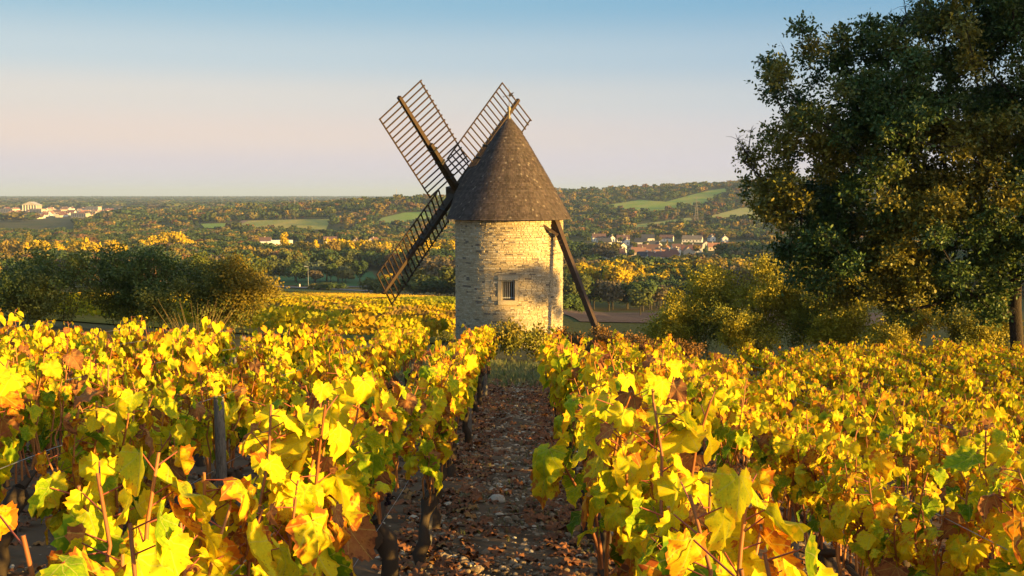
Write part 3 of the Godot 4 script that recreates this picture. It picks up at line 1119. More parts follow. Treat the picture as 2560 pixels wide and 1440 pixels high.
func big_tree(called: String, label: String, at: Vector3, stems: Array, lobes: Array, per: float, each: int, green: Color, yellow: Color, share: float, s: int, thick: float, bare := []) -> Node3D:
	var g := RandomNumberGenerator.new()
	g.seed = s
	var root := thing(called, label, "tree", at)
	var clumps := in_lobes(lobes, per, 0.5, g)
	var all := PackedVector3Array(clumps)
	for e in bare:
		all.append(e)
	part("trunk", branches(stems, all, 0.011, thick, Color(0.075, 0.06, 0.048), g), mats["bark"], root)
	leafy(root, "crown", mats_mesh("oak_spray"), surf("oak_leaf", Color.WHITE, 0.5, 0.55, 0.4), clumps, 0.165, each, green, yellow, share, Vector2(0.8, 1.25), g)
	return root


var shared_meshes := {}


func mats_mesh(key: String) -> ArrayMesh:
	if not shared_meshes.has(key):
		match key:
			"oak_spray": shared_meshes[key] = spray(0.085, 0.046, 9, 0.10, 51)
			"shrub_spray": shared_meshes[key] = spray(0.068, 0.04, 8, 0.085, 52)
			"hedge_spray": shared_meshes[key] = spray(0.045, 0.022, 10, 0.085, 53)
	return shared_meshes[key]


func shrub(label: String, at: Vector3, tall: float, wide: float, green: Color, yellow: Color, share: float, s: int, dense: float, group := "", called := "shrub") -> void:
	var g := RandomNumberGenerator.new()
	g.seed = s
	var root := thing(called, label, "shrub", at, group)
	var stems: Array = []
	for k in g.randi_range(3, 5):
		var d := Vector3(g.randf_range(-1, 1), 0, g.randf_range(-1, 1)) * wide * 0.22
		stems.append([d * 0.25 + Vector3(0, -0.1, 0), d * 0.6 + Vector3(0, tall * 0.2, 0), d + Vector3(0, tall * 0.42, 0)])
	var lobes: Array = []
	for k in 7:
		var w := TAU * k / 7.0 + g.randf()
		var r := g.randf_range(0.17, 0.27) * minf(tall, wide)
		lobes.append([Vector3(cos(w) * wide * g.randf_range(0.08, 0.33), tall * g.randf_range(0.30, 0.83), sin(w) * wide * g.randf_range(0.08, 0.3)), r])
	lobes.append([Vector3(g.randf_range(-0.2, 0.2) * wide, tall * 0.85, 0), 0.16 * tall])
	lobes.append([Vector3(0, tall * 0.45, 0), 0.32 * minf(tall, wide)])
	var clumps := in_lobes(lobes, 26.0 * dense * 9.0 / (tall * wide + 3.0), 0.15, g)
	part("stem", branches(stems, clumps, 0.0042, 0.06, Color(0.07, 0.055, 0.042), g), mats["bark"], root)
	leafy(root, "foliage", mats_mesh("shrub_spray"), surf("shrub_leaf", Color.WHITE, 0.55, 0.6, 0.35), clumps, 0.11 * sqrt(tall), int(17 * dense), green, yellow, share, Vector2(0.8, 1.3), g)


# ------------------------------------------------------------------ valley trees, one metre tall, to be scaled
const LEAF_TONES := [Color(0.052, 0.082, 0.028), Color(0.078, 0.112, 0.031), Color(0.115, 0.125, 0.032), Color(0.19, 0.155, 0.036), Color(0.28, 0.19, 0.034), Color(0.56, 0.38, 0.016), Color(0.20, 0.105, 0.045), Color(0.15, 0.115, 0.06), Color(0.125, 0.15, 0.08)]
const TONE_WORDS := ["dark green", "green", "olive", "ochre green", "ochre", "golden yellow", "russet", "brownish", "grey-green"]


func crown_mesh(kind: String, facets: int, size: float, s: int) -> ArrayMesh:
	var g := RandomNumberGenerator.new()
	g.seed = s
	var lobes: Array = []
	match kind:
		"poplar":
			for k in 8:
				lobes.append([Vector3(g.randf_range(-0.04, 0.04), 0.16 + 0.095 * k, g.randf_range(-0.04, 0.04)), 0.115 * sin(PI * (k + 1.6) / 10.5) + 0.03])
		"conifer":
			for k in 7:
				lobes.append([Vector3(0, 0.14 + 0.115 * k, 0), 0.20 * (1.0 - k / 7.6)])
		"bush":
			for k in 7:
				lobes.append([Vector3(g.randf_range(-0.42, 0.42), g.randf_range(0.25, 0.68), g.randf_range(-0.42, 0.42)), g.randf_range(0.22, 0.33)])
		_:
			for k in 11:
				var w := TAU * k / 5.3 + g.randf() * 0.8
				var hgt := g.randf_range(0.36, 0.80)
				var reach := 0.24 * sin(PI * clampf((hgt - 0.1) / 0.95, 0, 1)) + 0.03
				lobes.append([Vector3(cos(w) * reach, hgt, sin(w) * reach), g.randf_range(0.12, 0.20)])
			lobes.append([Vector3(0, 0.55, 0), 0.27])
	var total := 0.0
	for e in lobes:
		total += e[1] * e[1]
	var sh := Sheet.new()
	for e in lobes:
		var c: Vector3 = e[0]
		var r: float = e[1]
		var n := int(facets * r * r / total)
		for i in n:
			var d := Vector3(g.randfn(), g.randfn() + 0.25, g.randfn()).normalized()
			var o := c + d * r * g.randf_range(0.72, 1.12)
			var nn := (d + Vector3(g.randfn(), g.randfn(), g.randfn()) * 0.45).normalized()
			var x := nn.cross(Vector3(g.randf_range(-1, 1), 0.3, g.randf_range(-1, 1))).normalized()
			var y := nn.cross(x)
			var w := size * g.randf_range(0.55, 1.3)
			var col := Color.WHITE * g.randf_range(0.7, 1.3)
			sh.tri_n(o + x * w, o + (y * 0.9 - x * 0.5) * w, o - (y * 0.9 + x * 0.5) * w, nn, col)
			sh.tri_n(o + x * w * 0.9, o - (y * 0.9 + x * 0.5) * w * 0.9, o + (x * 0.5 - y) * w, (nn + d * 0.3).normalized(), col)
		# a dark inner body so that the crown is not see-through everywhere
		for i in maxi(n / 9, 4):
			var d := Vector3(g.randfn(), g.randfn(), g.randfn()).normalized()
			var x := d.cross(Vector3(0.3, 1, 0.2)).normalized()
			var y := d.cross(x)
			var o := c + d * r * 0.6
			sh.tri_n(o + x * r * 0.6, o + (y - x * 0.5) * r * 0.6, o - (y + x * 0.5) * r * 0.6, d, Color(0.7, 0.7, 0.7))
	return sh.commit()


func trunk_mesh() -> ArrayMesh:
	var s := Sheet.new()
	s.tube(PackedVector3Array([Vector3(0, -0.04, 0), Vector3(0.004, 0.12, 0), Vector3(-0.004, 0.3, 0.004), Vector3(0, 0.62, 0)]), PackedFloat32Array([0.026, 0.019, 0.015, 0.006]), 7, Color(0.07, 0.055, 0.042))
	for k in 5:
		var w := TAU * k / 5.0
		s.tube(PackedVector3Array([Vector3(0, 0.24 + 0.05 * k, 0), Vector3(cos(w) * 0.1, 0.36 + 0.06 * k, sin(w) * 0.1), Vector3(cos(w) * 0.2, 0.46 + 0.06 * k, sin(w) * 0.2)]), PackedFloat32Array([0.011, 0.007, 0.003]), 4, Color(0.07, 0.055, 0.042))
	return s.commit()


var crowns := {}
var open_land: Array[PackedVector2Array] = []
var tree_count := 0


func valley_tree(kind: String, x: float, z: float, tall: float, wide: float, tone: int, turn: float, place: String) -> void:
	var word: String = {"poplar": "slender poplar", "conifer": "conifer", "bush": "bush"}.get(kind, "tree")
	var o := thing({"poplar": "poplar_tree", "conifer": "conifer_tree", "bush": "valley_bush"}.get(kind, "valley_tree"), "%s %s %s" % [TONE_WORDS[tone], word, place], "tree", ground(x, z), "%s %ss %s" % [TONE_WORDS[tone], word, place])
	o.rotation.y = turn
	o.scale = Vector3(wide, tall, wide)
	if kind != "bush":
		part("trunk", shared_meshes["trunk"], mats["bark"], o)
	var list: Array = crowns[kind]
	part("crown", list[tree_count % list.size()], surf("crown_%d" % tone, LEAF_TONES[tone], 0.75, 0.45, 0.15), o)
	tree_count += 1


func is_open(x: float, z: float) -> bool:
	var p := Vector2(x, z)
	for poly in open_land:
		if Geometry2D.is_point_in_polygon(p, poly):
			return true
	return false


func pick_tone(g: RandomNumberGenerator, x: float, z: float) -> int:
	var k := 1.25 * patch_noise.get_noise_2d(x * 1.9, z * 1.0) + g.randf_range(-0.24, 0.24)
	return 0 if k < -0.24 else 1 if k < -0.02 else 2 if k < 0.15 else 3 if k < 0.31 else 4 if k < 0.43 else 6 if k < 0.5 else 7


func build_woods() -> void:
	var g := RandomNumberGenerator.new()
	g.seed = 8
	shared_meshes["trunk"] = trunk_mesh()
	for k in ["round", "poplar", "conifer", "bush"]:
		crowns[k] = []
		for s in (4 if k == "round" else 2):
			crowns[k].append(crown_mesh(k, 900 if k != "poplar" else 700, 0.040 if k != "poplar" else 0.026, 60 + s * 7 + k.length()))
	# trees that stand out: [kind, x, z, tall, wide, tone]
	for e in [
		["round", -116, -505, 13.5, 13, 2], ["round", -107, -500, 10, 14, 1], ["round", -101, -512, 12, 14, 8], ["round", -97, -522, 15.5, 19, 0], ["round", -91, -520, 15, 18, 2],
		["round", -87, -508, 8.5, 11, 8], ["round", -84, -500, 7.5, 11, 3], ["round", -97, -494, 6.5, 9, 7], ["round", -112, -520, 13, 13, 2], ["round", -80, -516, 11, 11, 0],
		["round", -121, -515, 12, 12, 3], ["round", -92, -505, 9.5, 9, 1], ["bush", -79, -420, 3.4, 6, 2], ["bush", -84, -428, 3, 6, 3], ["bush", -74, -415, 3.5, 7, 1]]:
		valley_tree(e[0], e[1], e[2], e[3], e[4], e[5], g.randf() * 6.0, "by the road in the valley")
	for e in [
		["bush", -38, -330, 8, 13, 1], ["bush", -31, -322, 7, 12, 2], ["bush", -25, -315, 7.5, 12, 0], ["round", -35, -352, 10, 12, 3], ["round", -20, -300, 9, 11, 2], ["round", -14, -285, 7.5, 7, 4],
		["bush", -12, -300, 8, 12, 1], ["round", -28, -345, 12, 13, 7], ["bush", -45, -352, 7, 12, 2], ["round", -18, -330, 11, 14, 1], ["round", -9, -318, 11, 12, 6], ["bush", -50, -365, 5.5, 9, 0], ["round", -48, -372, 7, 8, 5]]:
		valley_tree(e[0], e[1], e[2], e[3], e[4], e[5], g.randf() * 6.0, "below the terraced vineyard")
	for i in 34:
		valley_tree("round", g.randf_range(6.0, 62.0), g.randf_range(-395.0, -335.0), g.randf_range(8.0, 12.0), g.randf_range(10.0, 14.0), [0, 1, 0, 2, 7, 1][i % 6], g.randf() * 6.0, "behind the ploughed field")
	valley_tree("round", 32, -302, 8.5, 9, 2, 1.0, "standing alone in the ploughed field")
	valley_tree("bush", 8.5, -205, 4.5, 7, 1, 2.0, "at the edge of the ploughed field")
	for i in 26:
		valley_tree("poplar" if i % 3 == 0 else "round", 18.0 + 2.4 * i + g.randf_range(-3, 3), -455.0 + g.randf_range(-25, 25), g.randf_range(11.5, 15.0), g.randf_range(12.0, 16.0), 5 if i < 20 else 4, g.randf() * 6.0, "in the wood before the village")
	for i in 24:
		valley_tree("poplar" if i % 3 else "round", -330.0 + 3.4 * i + g.randf_range(-3, 3), -665.0 + g.randf_range(-14, 14), g.randf_range(15.0, 20.0), g.randf_range(16.0, 22.0), 5 if i > 6 else 4, g.randf() * 6.0, "in the golden stand of the valley")
	for i in 16:
		valley_tree("round" if i % 4 else "poplar", -281.0 + 1.9 * i + g.randf_range(-2, 2), -800.0 + g.randf_range(-14, 14), 12.5 + 8.0 * sin(PI * (i + 0.5) / 16.0), g.randf_range(14.0, 18.0), 5, g.randf() * 6.0, "in the domed grove")
	for i in 44:
		valley_tree("poplar" if i % 5 == 0 else "round", -150.0 + 3.5 * i * 0.85 + g.randf_range(-4, 4), -690.0 + g.randf_range(-28, 28), g.randf_range(13.0, 19.0), g.randf_range(13.0, 18.0), [5, 4, 5, 3, 5][i % 5], g.randf() * 6.0, "in the golden wood beyond the meadow")
	for e in [[62, -1085], [110, -1092], [133, -1090], [80, -985], [97, -990], [104, -940], [60, -925], [92, -915], [112, -880], [136, -865], [150, -905], [150, -1000], [180, -1010], [130, -1000], [75, -830], [115, -800], [78, -805], [140, -940], [170, -890], [66, -960], [55, -830], [110, -735], [76, -745], [120, -760], [92, -1060], [200, -1040], [185, -965]]:
		valley_tree("conifer" if int(e[0]) % 5 == 0 else "round", e[0], e[1], g.randf_range(5.0, 8.5), g.randf_range(5.5, 8.5), [1, 3, 2, 0, 4, 2][int(e[0]) % 6], g.randf() * 6.0, "between the village houses")
	valley_tree("poplar", -165, -735, 23, 20, 5, 0.4, "towering over the golden wood")
	valley_tree("poplar", -352, -760, 22, 20, 3, 0.4, "towering over the valley wood")
	# the mass of the woods
	var near: Array[Transform3D] = []
	var near_c := PackedColorArray()
	var near2: Array[Transform3D] = []
	var near2_c := PackedColorArray()
	var spacing := 8.5
	for i in range(-85, 75):
		for j in 100:
			var x := i * spacing + g.randf_range(-3.5, 3.5)
			var z := -440.0 - j * spacing + g.randf_range(-3.5, 3.5)
			var u := x / -z
			if absf(u + 0.02) > 0.56 or is_open(x, z):
				continue
			if z > -640.0 and u < -0.1 and u > -0.245 and z > -600.0:
				continue
			if z > -560.0 and u < -0.24 and patch_noise.get_noise_2d(x * 2.0, z * 2.0) > 0.05:
				continue
			if z < -900.0 and patch_noise.get_noise_2d(x * 1.2 + 50.0, z * 1.2) > 0.22:
				continue
			var tall := g.randf_range(8.0, 14.0) * (0.75 if z < -850.0 else 1.0)
			var wide := tall * g.randf_range(0.9, 1.3)
			var b := Basis(Vector3.UP, g.randf() * TAU).scaled(Vector3(wide, tall, wide))
			var col: Color = LEAF_TONES[pick_tone(g, x, z)] * g.randf_range(0.8, 1.2)
			if g.randf() < 0.5:
				near.append(Transform3D(b, ground(x, z)))
				near_c.append(col)
			else:
				near2.append(Transform3D(b, ground(x, z)))
				near2_c.append(col)
	var leaf := surf("wood_leaf", Color.WHITE, 0.75, 0.45, 0.15)
	var o := scatter("valley_woodland", crown_mesh("round", 380, 0.062, 200), leaf, self, near, near_c)
	tag(o, "mixed autumn woodland filling the valley floor", "woodland", "", "stuff")
	o = scatter("valley_woodland", crown_mesh("round", 380, 0.062, 217), leaf, self, near2, near2_c)
	tag(o, "mixed autumn woodland filling the valley floor", "woodland", "", "stuff")
	# hillsides
	var hill: Array[Transform3D] = []
	var hill_c := PackedColorArray()
	for i in range(-120, 140):
		for j in 150:
			var x := i * 9.0 + g.randf_range(-4, 4)
			var z := -1240.0 - j * 9.5 + g.randf_range(-4, 4)
			var u := x / -z
			if u < -0.42 or u > 0.52 or is_open(x, z):
				continue
			var top := smoothstep(1650.0 if u < 0.0 else 2150.0, 1850.0 if u < 0.0 else 2420.0, -z)
			var k := patch_noise.get_noise_2d(x * 1.0, z * 0.7)
			if k > lerpf(0.30, 0.02, top):
				continue
			var tall := g.randf_range(4.0, 8.0) * (1.0 + 0.9 * maxf(patch_noise.get_noise_2d(x * 4.0 + 70.0, z * 3.0), -0.3)) * (1.5 if g.randf() < 0.08 else 1.0)
			var wide := tall * g.randf_range(0.9, 1.7)
			hill.append(Transform3D(Basis(Vector3.UP, g.randf() * TAU).scaled(Vector3(wide, tall, wide)), ground(x, z)))
			hill_c.append(LEAF_TONES[pick_tone(g, x, z)] * g.randf_range(0.75, 1.15))
	o = scatter("hillside_woodland", crown_mesh("round", 170, 0.095, 300), leaf, self, hill, hill_c)
	tag(o, "scrub and woodland covering the hills beyond the village", "woodland", "", "stuff")
	# far plain
	var far: Array[Transform3D] = []
	var far_c := PackedColorArray()
	for i in 26000:
		var d := 1750.0 + 8200.0 * pow(g.randf(), 1.4)
		var u := g.randf_range(-0.54, 0.02)
		if d < 2600.0 and u > -0.36:
			continue
		var x := u * d
		if is_open(x, -d) or patch_noise.get_noise_2d(x * 0.10, d * 0.25) > 0.20:
			continue
		var tall := g.randf_range(9.0, 15.0) * (1.0 + d / 12000.0)
		var wide := tall * g.randf_range(1.4, 2.4) * (1.0 + d / 6000.0)
		far.append(Transform3D(Basis(Vector3.UP, g.randf() * TAU).scaled(Vector3(wide, tall, wide)), ground(x, -d)))
		far_c.append(LEAF_TONES[[0, 0, 1, 2, 1, 7, 3][g.randi() % 7]] * g.randf_range(0.8, 1.15))
	o = scatter("distant_forest", crown_mesh("round", 130, 0.11, 310), leaf, self, far, far_c)
	tag(o, "dark forest stretching over the far plain to the horizon", "forest", "", "stuff")
	print("woods ", near.size() + near2.size(), " ", hill.size(), " ", far.size(), " single ", tree_count)


# vines on the slope below, far enough away to be a texture of small bushes in rows
func slope_vines(called: String, label: String, poly: PackedVector2Array, dir: Vector2, tones: Array, s: int) -> void:
	var g := RandomNumberGenerator.new()
	g.seed = s
	var tuft := Sheet.new()
	for i in 44:
		var c := Vector3(g.randf_range(-0.24, 0.24), g.randf_range(0.32, 0.98), g.randf_range(-0.55, 0.55))
		var n := Vector3(g.randfn(), g.randfn() * 0.7 + 0.3, g.randfn()).normalized()
		var x := n.cross(Vector3(0.2, 0.5, 0.8)).normalized() * g.randf_range(0.045, 0.11)
		var y := n.cross(x.normalized()) * g.randf_range(0.045, 0.11)
		tuft.quad(c - x - y, c + x - y, c + x + y, c - x + y, Color.WHITE * g.randf_range(0.6, 1.3))
	var lo := poly[0]
	var hi := poly[0]
	for p in poly:
		lo = lo.min(p)
		hi = hi.max(p)
	var across := Vector2(-dir.y, dir.x)
	var mid := (lo + hi) * 0.5
	var half := (hi - lo).length() * 0.5
	var at: Array[Transform3D] = []
	var tint := PackedColorArray()
	var r := -half
	while r < half:
		var q := -half
		while q < half:
			var p := mid + across * (r + g.randf_range(-0.12, 0.12)) + dir * (q + g.randf_range(-0.3, 0.3))
			var step := 1.0 + 0.25 * clampf(-p.y / 100.0 - 1.0, 0.0, 4.0)
			if g.randf() < 0.93 and Geometry2D.is_point_in_polygon(p, poly):
				var size := g.randf_range(0.75, 1.15)
				at.append(Transform3D(Basis(Vector3.UP, atan2(dir.x, dir.y) + g.randf_range(-0.2, 0.2)).scaled(Vector3(size, size, size * step)), ground(p.x, p.y)))
				var k := clampf(0.5 + 0.8 * patch_noise.get_noise_2d(p.x * 5.0, p.y * 2.5) + g.randf_range(-0.4, 0.4), 0.0, 0.999)
				tint.append(tones[int(k * tones.size())] * g.randf_range(0.8, 1.2))
			q += step
		r += 1.1
	var o := scatter(called, tuft.commit(), mats["leaf_plain"], self, at, tint)
	tag(o, label, "vineyard", "", "stuff")


# ------------------------------------------------------------------ buildings
const WALLS := {"w": Color(0.66, 0.62, 0.56), "c": Color(0.52, 0.42, 0.31)}
const ROOFS := {"m": Color(0.13, 0.075, 0.065), "r": Color(0.18, 0.08, 0.062), "o": Color(0.31, 0.155, 0.095), "s": Color(0.055, 0.055, 0.07), "g": Color(0.16, 0.13, 0.11), "f": Color(0.5, 0.5, 0.5)}
const ROOF_WORDS := {"m": "brown tiled", "r": "dark red tiled", "o": "orange tiled", "s": "dark slate", "g": "grey", "f": "flat"}


func house(x: float, z: float, long: float, gable: int, look: String, where: String, group: String, g: RandomNumberGenerator, detail := true) -> void:
	var wall_c: Color = WALLS[look[0]]
	var roof_c: Color = ROOFS[look[1]]
	var flat := look[1] == "f"
	var deep := clampf(long * 0.68, 6.0, 10.0)
	var tall := g.randf_range(3.0, 4.2) if not flat else 5.0
	var rise := 0.0 if flat else deep * g.randf_range(0.36, 0.46)
	var o := thing("house", "%s house with %s roof %s" % ["white" if look[0] == "w" else "cream", ROOF_WORDS[look[1]], where], "house", ground(x, z), group)
	o.rotation.y = g.randf_range(-0.3, 0.3) + (PI / 2 if gable else 0.0)
	var s := Sheet.new()
	var l := long * 0.5
	var d := deep * 0.5
	var w := surf("plaster", Color.WHITE, 0.9, 0.0, 0.2)
	s.quad(Vector3(-l, tall, d), Vector3(l, tall, d), Vector3(l, -1.5, d), Vector3(-l, -1.5, d), wall_c)
	s.quad(Vector3(l, tall, -d), Vector3(-l, tall, -d), Vector3(-l, -1.5, -d), Vector3(l, -1.5, -d), wall_c)
	for e in [-1.0, 1.0]:
		s.quad(Vector3(l * e, tall, d * e), Vector3(l * e, tall, -d * e), Vector3(l * e, -1.5, -d * e), Vector3(l * e, -1.5, d * e), wall_c)
		s.tri(Vector3(l * e, tall, d * e), Vector3(l * e, tall + rise, 0), Vector3(l * e, tall, -d * e), wall_c)
	part("wall", s.commit(), w, o)
	var r := Sheet.new()
	if flat:
		r.box(Transform3D(Basis(), Vector3(0, tall + 0.15, 0)), Vector3(long + 0.4, 0.3, deep + 0.4), roof_c)
	else:
		for e in [-1.0, 1.0]:
			var slope := atan2(rise, d)
			var run := sqrt(rise * rise + d * d) + 0.5
			var b := Basis(Vector3.RIGHT, slope * e)
			r.box(Transform3D(b, Vector3(0, tall + rise + 0.1, 0) + b * Vector3(0, 0, e * run * 0.5)), Vector3(long + 0.6, 0.2, run), roof_c * (1.0 if e > 0 else 0.99))
	var roof := part("roof", r.commit(), surf("tile", Color.WHITE, 0.85, 0.0, 0.2), o)
	if not flat and g.randf() < 0.75:
		var c := Sheet.new()
		c.box(Transform3D(Basis(), Vector3(l * g.randf_range(-0.7, 0.7), tall + rise + 0.35, 0.3)), Vector3(0.8, 1.6, 0.6), wall_c * 0.8)
		part("chimney", c.commit(), w, roof)
	if not detail:
		return
	var dark := Color(0.035, 0.04, 0.05)
	var n := maxi(int(long / 3.2), 2)
	for side in [-1.0, 1.0]:
		for i in n:
			var q := Sheet.new()
			var door: bool = i == n / 2 and side > 0
			q.box(Transform3D(Basis(), Vector3(lerpf(-l, l, (i + 0.5) / n), 1.0 if door else 1.6, side * d)), Vector3(1.1, 2.1 if door else 1.3, 0.12), Color(0.12, 0.07, 0.04) if door else dark)
			part("door" if door else "window", q.commit(), surf("pane", Color.WHITE, 0.3), o)
		var q2 := Sheet.new()
		q2.box(Transform3D(Basis(), Vector3(l * side, tall * 0.55, 0.6)), Vector3(0.12, 1.3, 1.1), dark)
		part("window", q2.commit(), mats["pane"], o)


func build_houses() -> void:
	var g := RandomNumberGenerator.new()
	g.seed = 19
	for e in [[75, -1119, 14, 0, "wm"], [87, -1108, 8, 1, "wr"], [99, -1108, 13, 0, "wm"], [125, -1114, 13, 0, "ws"], [145, -1120, 14, 0, "wm"], [169, -1102, 20, 0, "wg"], [73, -1016, 13, 0, "ws"], [95, -1032, 9, 1, "wr"], [83, -940, 8, 1, "wm"], [108, -1020, 12, 0, "ws"], [112, -975, 12, 0, "ws"], [117, -958, 9, 1, "wm"], [53, -894, 9, 1, "cr"], [39, -864, 7, 1, "cr"], [70, -908, 10, 0, "cm"], [74, -882, 10, 0, "ws"], [76, -862, 8, 1, "wm"], [86, -880, 9, 1, "cr"], [64, -787, 14, 0, "wm"], [66, -846, 10, 0, "co"], [87, -838, 11, 0, "co"], [98, -895, 12, 0, "cm"], [101, -868, 13, 0, "cm"], [105, -838, 10, 0, "ws"], [117, -908, 9, 1, "wo"], [116, -838, 9, 1, "wo"], [126, -845, 11, 1, "co"], [128, -915, 10, 0, "wm"], [90, -820, 9, 0, "co"], [100, -812, 9, 0, "co"], [84, -774, 9, 0, "ws"], [89, -755, 9, 0, "wm"], [98, -759, 13, 0, "wr"], [105, -782, 9, 0, "cr"], [133, -888, 11, 0, "cr"], [142, -909, 11, 0, "wm"], [162, -976, 13, 1, "wo"], [162, -934, 11, 0, "co"], [176, -935, 14, 0, "wm"], [159, -852, 12, 0, "ws"], [191, -935, 13, 0, "wr"], [204, -1115, 8, 1, "wg"], [192, -1124, 8, 1, "wg"]]:
		house(e[0], e[1], e[2], e[3], e[4], "on the upper lane of the village" if e[1] < -1080 else "in the middle of the village" if e[1] < -870 else "at the foot of the village", "village houses", g)
	for e in [[-257, -1054, 14, 0, "cm"], [-232, -1021, 20, 0, "wf"], [-239, -992, 12, 0, "wf"], [-192, -1055, 13, 0, "wm"], [-173, -975, 10, 0, "wr"], [-217, -1109, 11, 1, "ws"], [-164, -1038, 8, 1, "cm"], [-147, -1039, 14, 1, "wr"], [-349, -845, 11, 1, "wm"], [-163, -933, 8, 0, "wg"]]:
		house(e[0], e[1], e[2], e[3], e[4], "among the valley trees", "houses in the valley woods", g)
	# the far town
	for i in 90:
		var d := g.randf_range(1900.0, 3000.0)
		var x := d * g.randf_range(-0.485, -0.365)
		house(x, -d, g.randf_range(11.0, 20.0), g.randi() % 2, ["wr", "co", "wo", "cm", "wr", "wm"][i % 6], "in the far town", "houses of the far town", g, false)
	for e in [[-1205, -2500, 44.0, 13.0, 10.0, "long pale block beside the colonnaded hall"], [-818, -1975, 36.0, 11.0, 8.5, "broad cream apartment block in the far town"], [-863, -2140, 28.0, 11.0, 9.0, "tall white block above the far town"], [-1120, -2790, 40.0, 13.0, 11.0, "flat white block at the back of the town"], [-865, -2247, 48.0, 12.0, 6.5, "long low grey hall at the town edge"], [-1058, -2330, 34.0, 12.0, 12.0, "small cream block in the far town"]]:
		var o := thing("apartment_block", e[5], "building", ground(e[0], e[1]))
		o.rotation.y = -0.4
		var s := Sheet.new()
		s.box(Transform3D(Basis(), Vector3(0, e[4] * 0.5, 0)), Vector3(e[2], e[4], e[3]), Color(0.38, 0.33, 0.28))
		part("wall", s.commit(), mats["plaster"], o)
		var r := Sheet.new()
		r.box(Transform3D(Basis(), Vector3(0, e[4] + 0.3, 0)), Vector3(e[2] + 1.0, 0.6, e[3] + 1.0), Color(0.25, 0.14, 0.10))
		part("roof", r.commit(), mats["tile"], o)
		for i in 8:
			var q := Sheet.new()
			q.box(Transform3D(Basis(), Vector3(lerpf(-e[2], e[2], (i + 0.5) / 8.0) * 0.48, e[4] * 0.55, e[3] * 0.5)), Vector3(2.0, e[4] * 0.6, 0.2), Color(0.05, 0.05, 0.06))
			part("window", q.commit(), mats["pane"], o)
	var hall := thing("colonnaded_hall", "pale hall with pediment and columns in the far town", "building", ground(-1170, -2540))
	var hs := Sheet.new()
	hs.box(Transform3D(Basis(), Vector3(0, 9, -8)), Vector3(36, 18, 24), Color(0.38, 0.33, 0.28))
	part("wall", hs.commit(), mats["plaster"], hall)
	var hp := Sheet.new()
	hp.quad(Vector3(-20, 18, 7), Vector3(0, 26, 7), Vector3(0, 26, -21), Vector3(-20, 18, -21), Color(0.45, 0.40, 0.36))
	hp.quad(Vector3(0, 26, 7), Vector3(20, 18, 7), Vector3(20, 18, -21), Vector3(0, 26, -21), Color(0.45, 0.40, 0.36))
	hp.tri(Vector3(-20, 18, 7), Vector3(0, 26, 7), Vector3(20, 18, 7), Color(0.38, 0.33, 0.28))
	part("pediment", hp.commit(), mats["plaster"], hall)
	for i in 6:
		var col := Sheet.new()
		col.tube(PackedVector3Array([Vector3(-16 + i * 6.4, 0, 6), Vector3(-16 + i * 6.4, 18, 6)]), PackedFloat32Array([1.1, 0.95]), 8, Color(0.64, 0.57, 0.48))
		part("column", col.commit(), mats["plaster"], hall)
	# pylon on the hill, masts on the ridge
	var py := thing("electricity_pylon", "grey lattice electricity pylon on the hillside above the village", "pylon", ground(232, -1481))
	var ps := Sheet.new()
	var steel := Color(0.20, 0.18, 0.16)
	for a in [Vector3(-2.6, 0, -2.6), Vector3(2.6, 0, -2.6), Vector3(2.6, 0, 2.6), Vector3(-2.6, 0, 2.6)]:
		ps.tube(PackedVector3Array([a, a * 0.35 + Vector3(0, 22, 0), Vector3(0, 36, 0)]), PackedFloat32Array([0.22, 0.18, 0.12]), 4, steel)
		for k in 6:
			var t0 := k / 6.0
			var t1 := (k + 1) / 6.0
			var nxt: Vector3 = Vector3(-a.z, 0, a.x)
			ps.tube(PackedVector3Array([a * lerpf(1.0, 0.35, t0) + Vector3(0, 22 * t0, 0), nxt * lerpf(1.0, 0.35, t1) + Vector3(0, 22 * t1, 0)]), PackedFloat32Array([0.1, 0.1]), 4, steel)
	part("tower", ps.commit(), surf("steel", Color.WHITE, 0.6), py)
	for yy in [23.0, 28.0, 33.0]:
		var arm := Sheet.new()
		arm.bar(Vector3(-5.5, yy, 0), Vector3(5.5, yy, 0), Vector2(0.25, 0.25), Vector2(0.25, 0.25), Vector3.UP, steel)
		part("cross_arm", arm.commit(), mats["steel"], py)
	for e in [[-215, -1790, 22.0], [-345, -1740, 18.0], [-372, -1735, 18.0]]:
		var m := Sheet.new()
		m.tube(PackedVector3Array([Vector3(0, 0, 0), Vector3(0, e[2], 0)]), PackedFloat32Array([0.3, 0.18]), 5, Color(0.4, 0.35, 0.33))
		var o := part("radio_mast", m.commit(), mats["steel"], self)
		o.position = ground(e[0], e[1])
		tag(o, "thin pale mast rising from the wooded ridge", "mast", "masts on the ridge")
	for e in [[-97.5, -462], [-89.5, -455], [-79, -440], [-108, -466]]:
		var m := Sheet.new()
		m.box(Transform3D(Basis(), Vector3(0, 0.6, 0)), Vector3(0.5, 1.2, 0.25), Color(0.7, 0.7, 0.7))
		m.box(Transform3D(Basis(), Vector3(0, 1.25, 0)), Vector3(0.4, 0.12, 0.22), Color(0.6, 0.1, 0.08))
		var o := part("road_marker", m.commit(), mats["plaster"], self)
		o.position = ground(e[0], e[1])
		tag(o, "small white roadside marker post in the valley", "road marker", "road markers")
	var lm := thing("lamp_post", "tall pale lamp post beside the valley road", "lamp post", ground(-93, -458))
	var ls := Sheet.new()
	ls.tube(PackedVector3Array([Vector3(0, 0, 0), Vector3(0, 9, 0)]), PackedFloat32Array([0.08, 0.05]), 6, Color(0.4, 0.4, 0.4))
	part("pole", ls.commit(), mats["steel"], lm)
	var lh := Sheet.new()
	lh.bar(Vector3(-1.6, 9, 0), Vector3(0.1, 8.9, 0), Vector2(0.2, 0.12), Vector2(0.12, 0.1), Vector3.UP, Color(0.5, 0.5, 0.5))
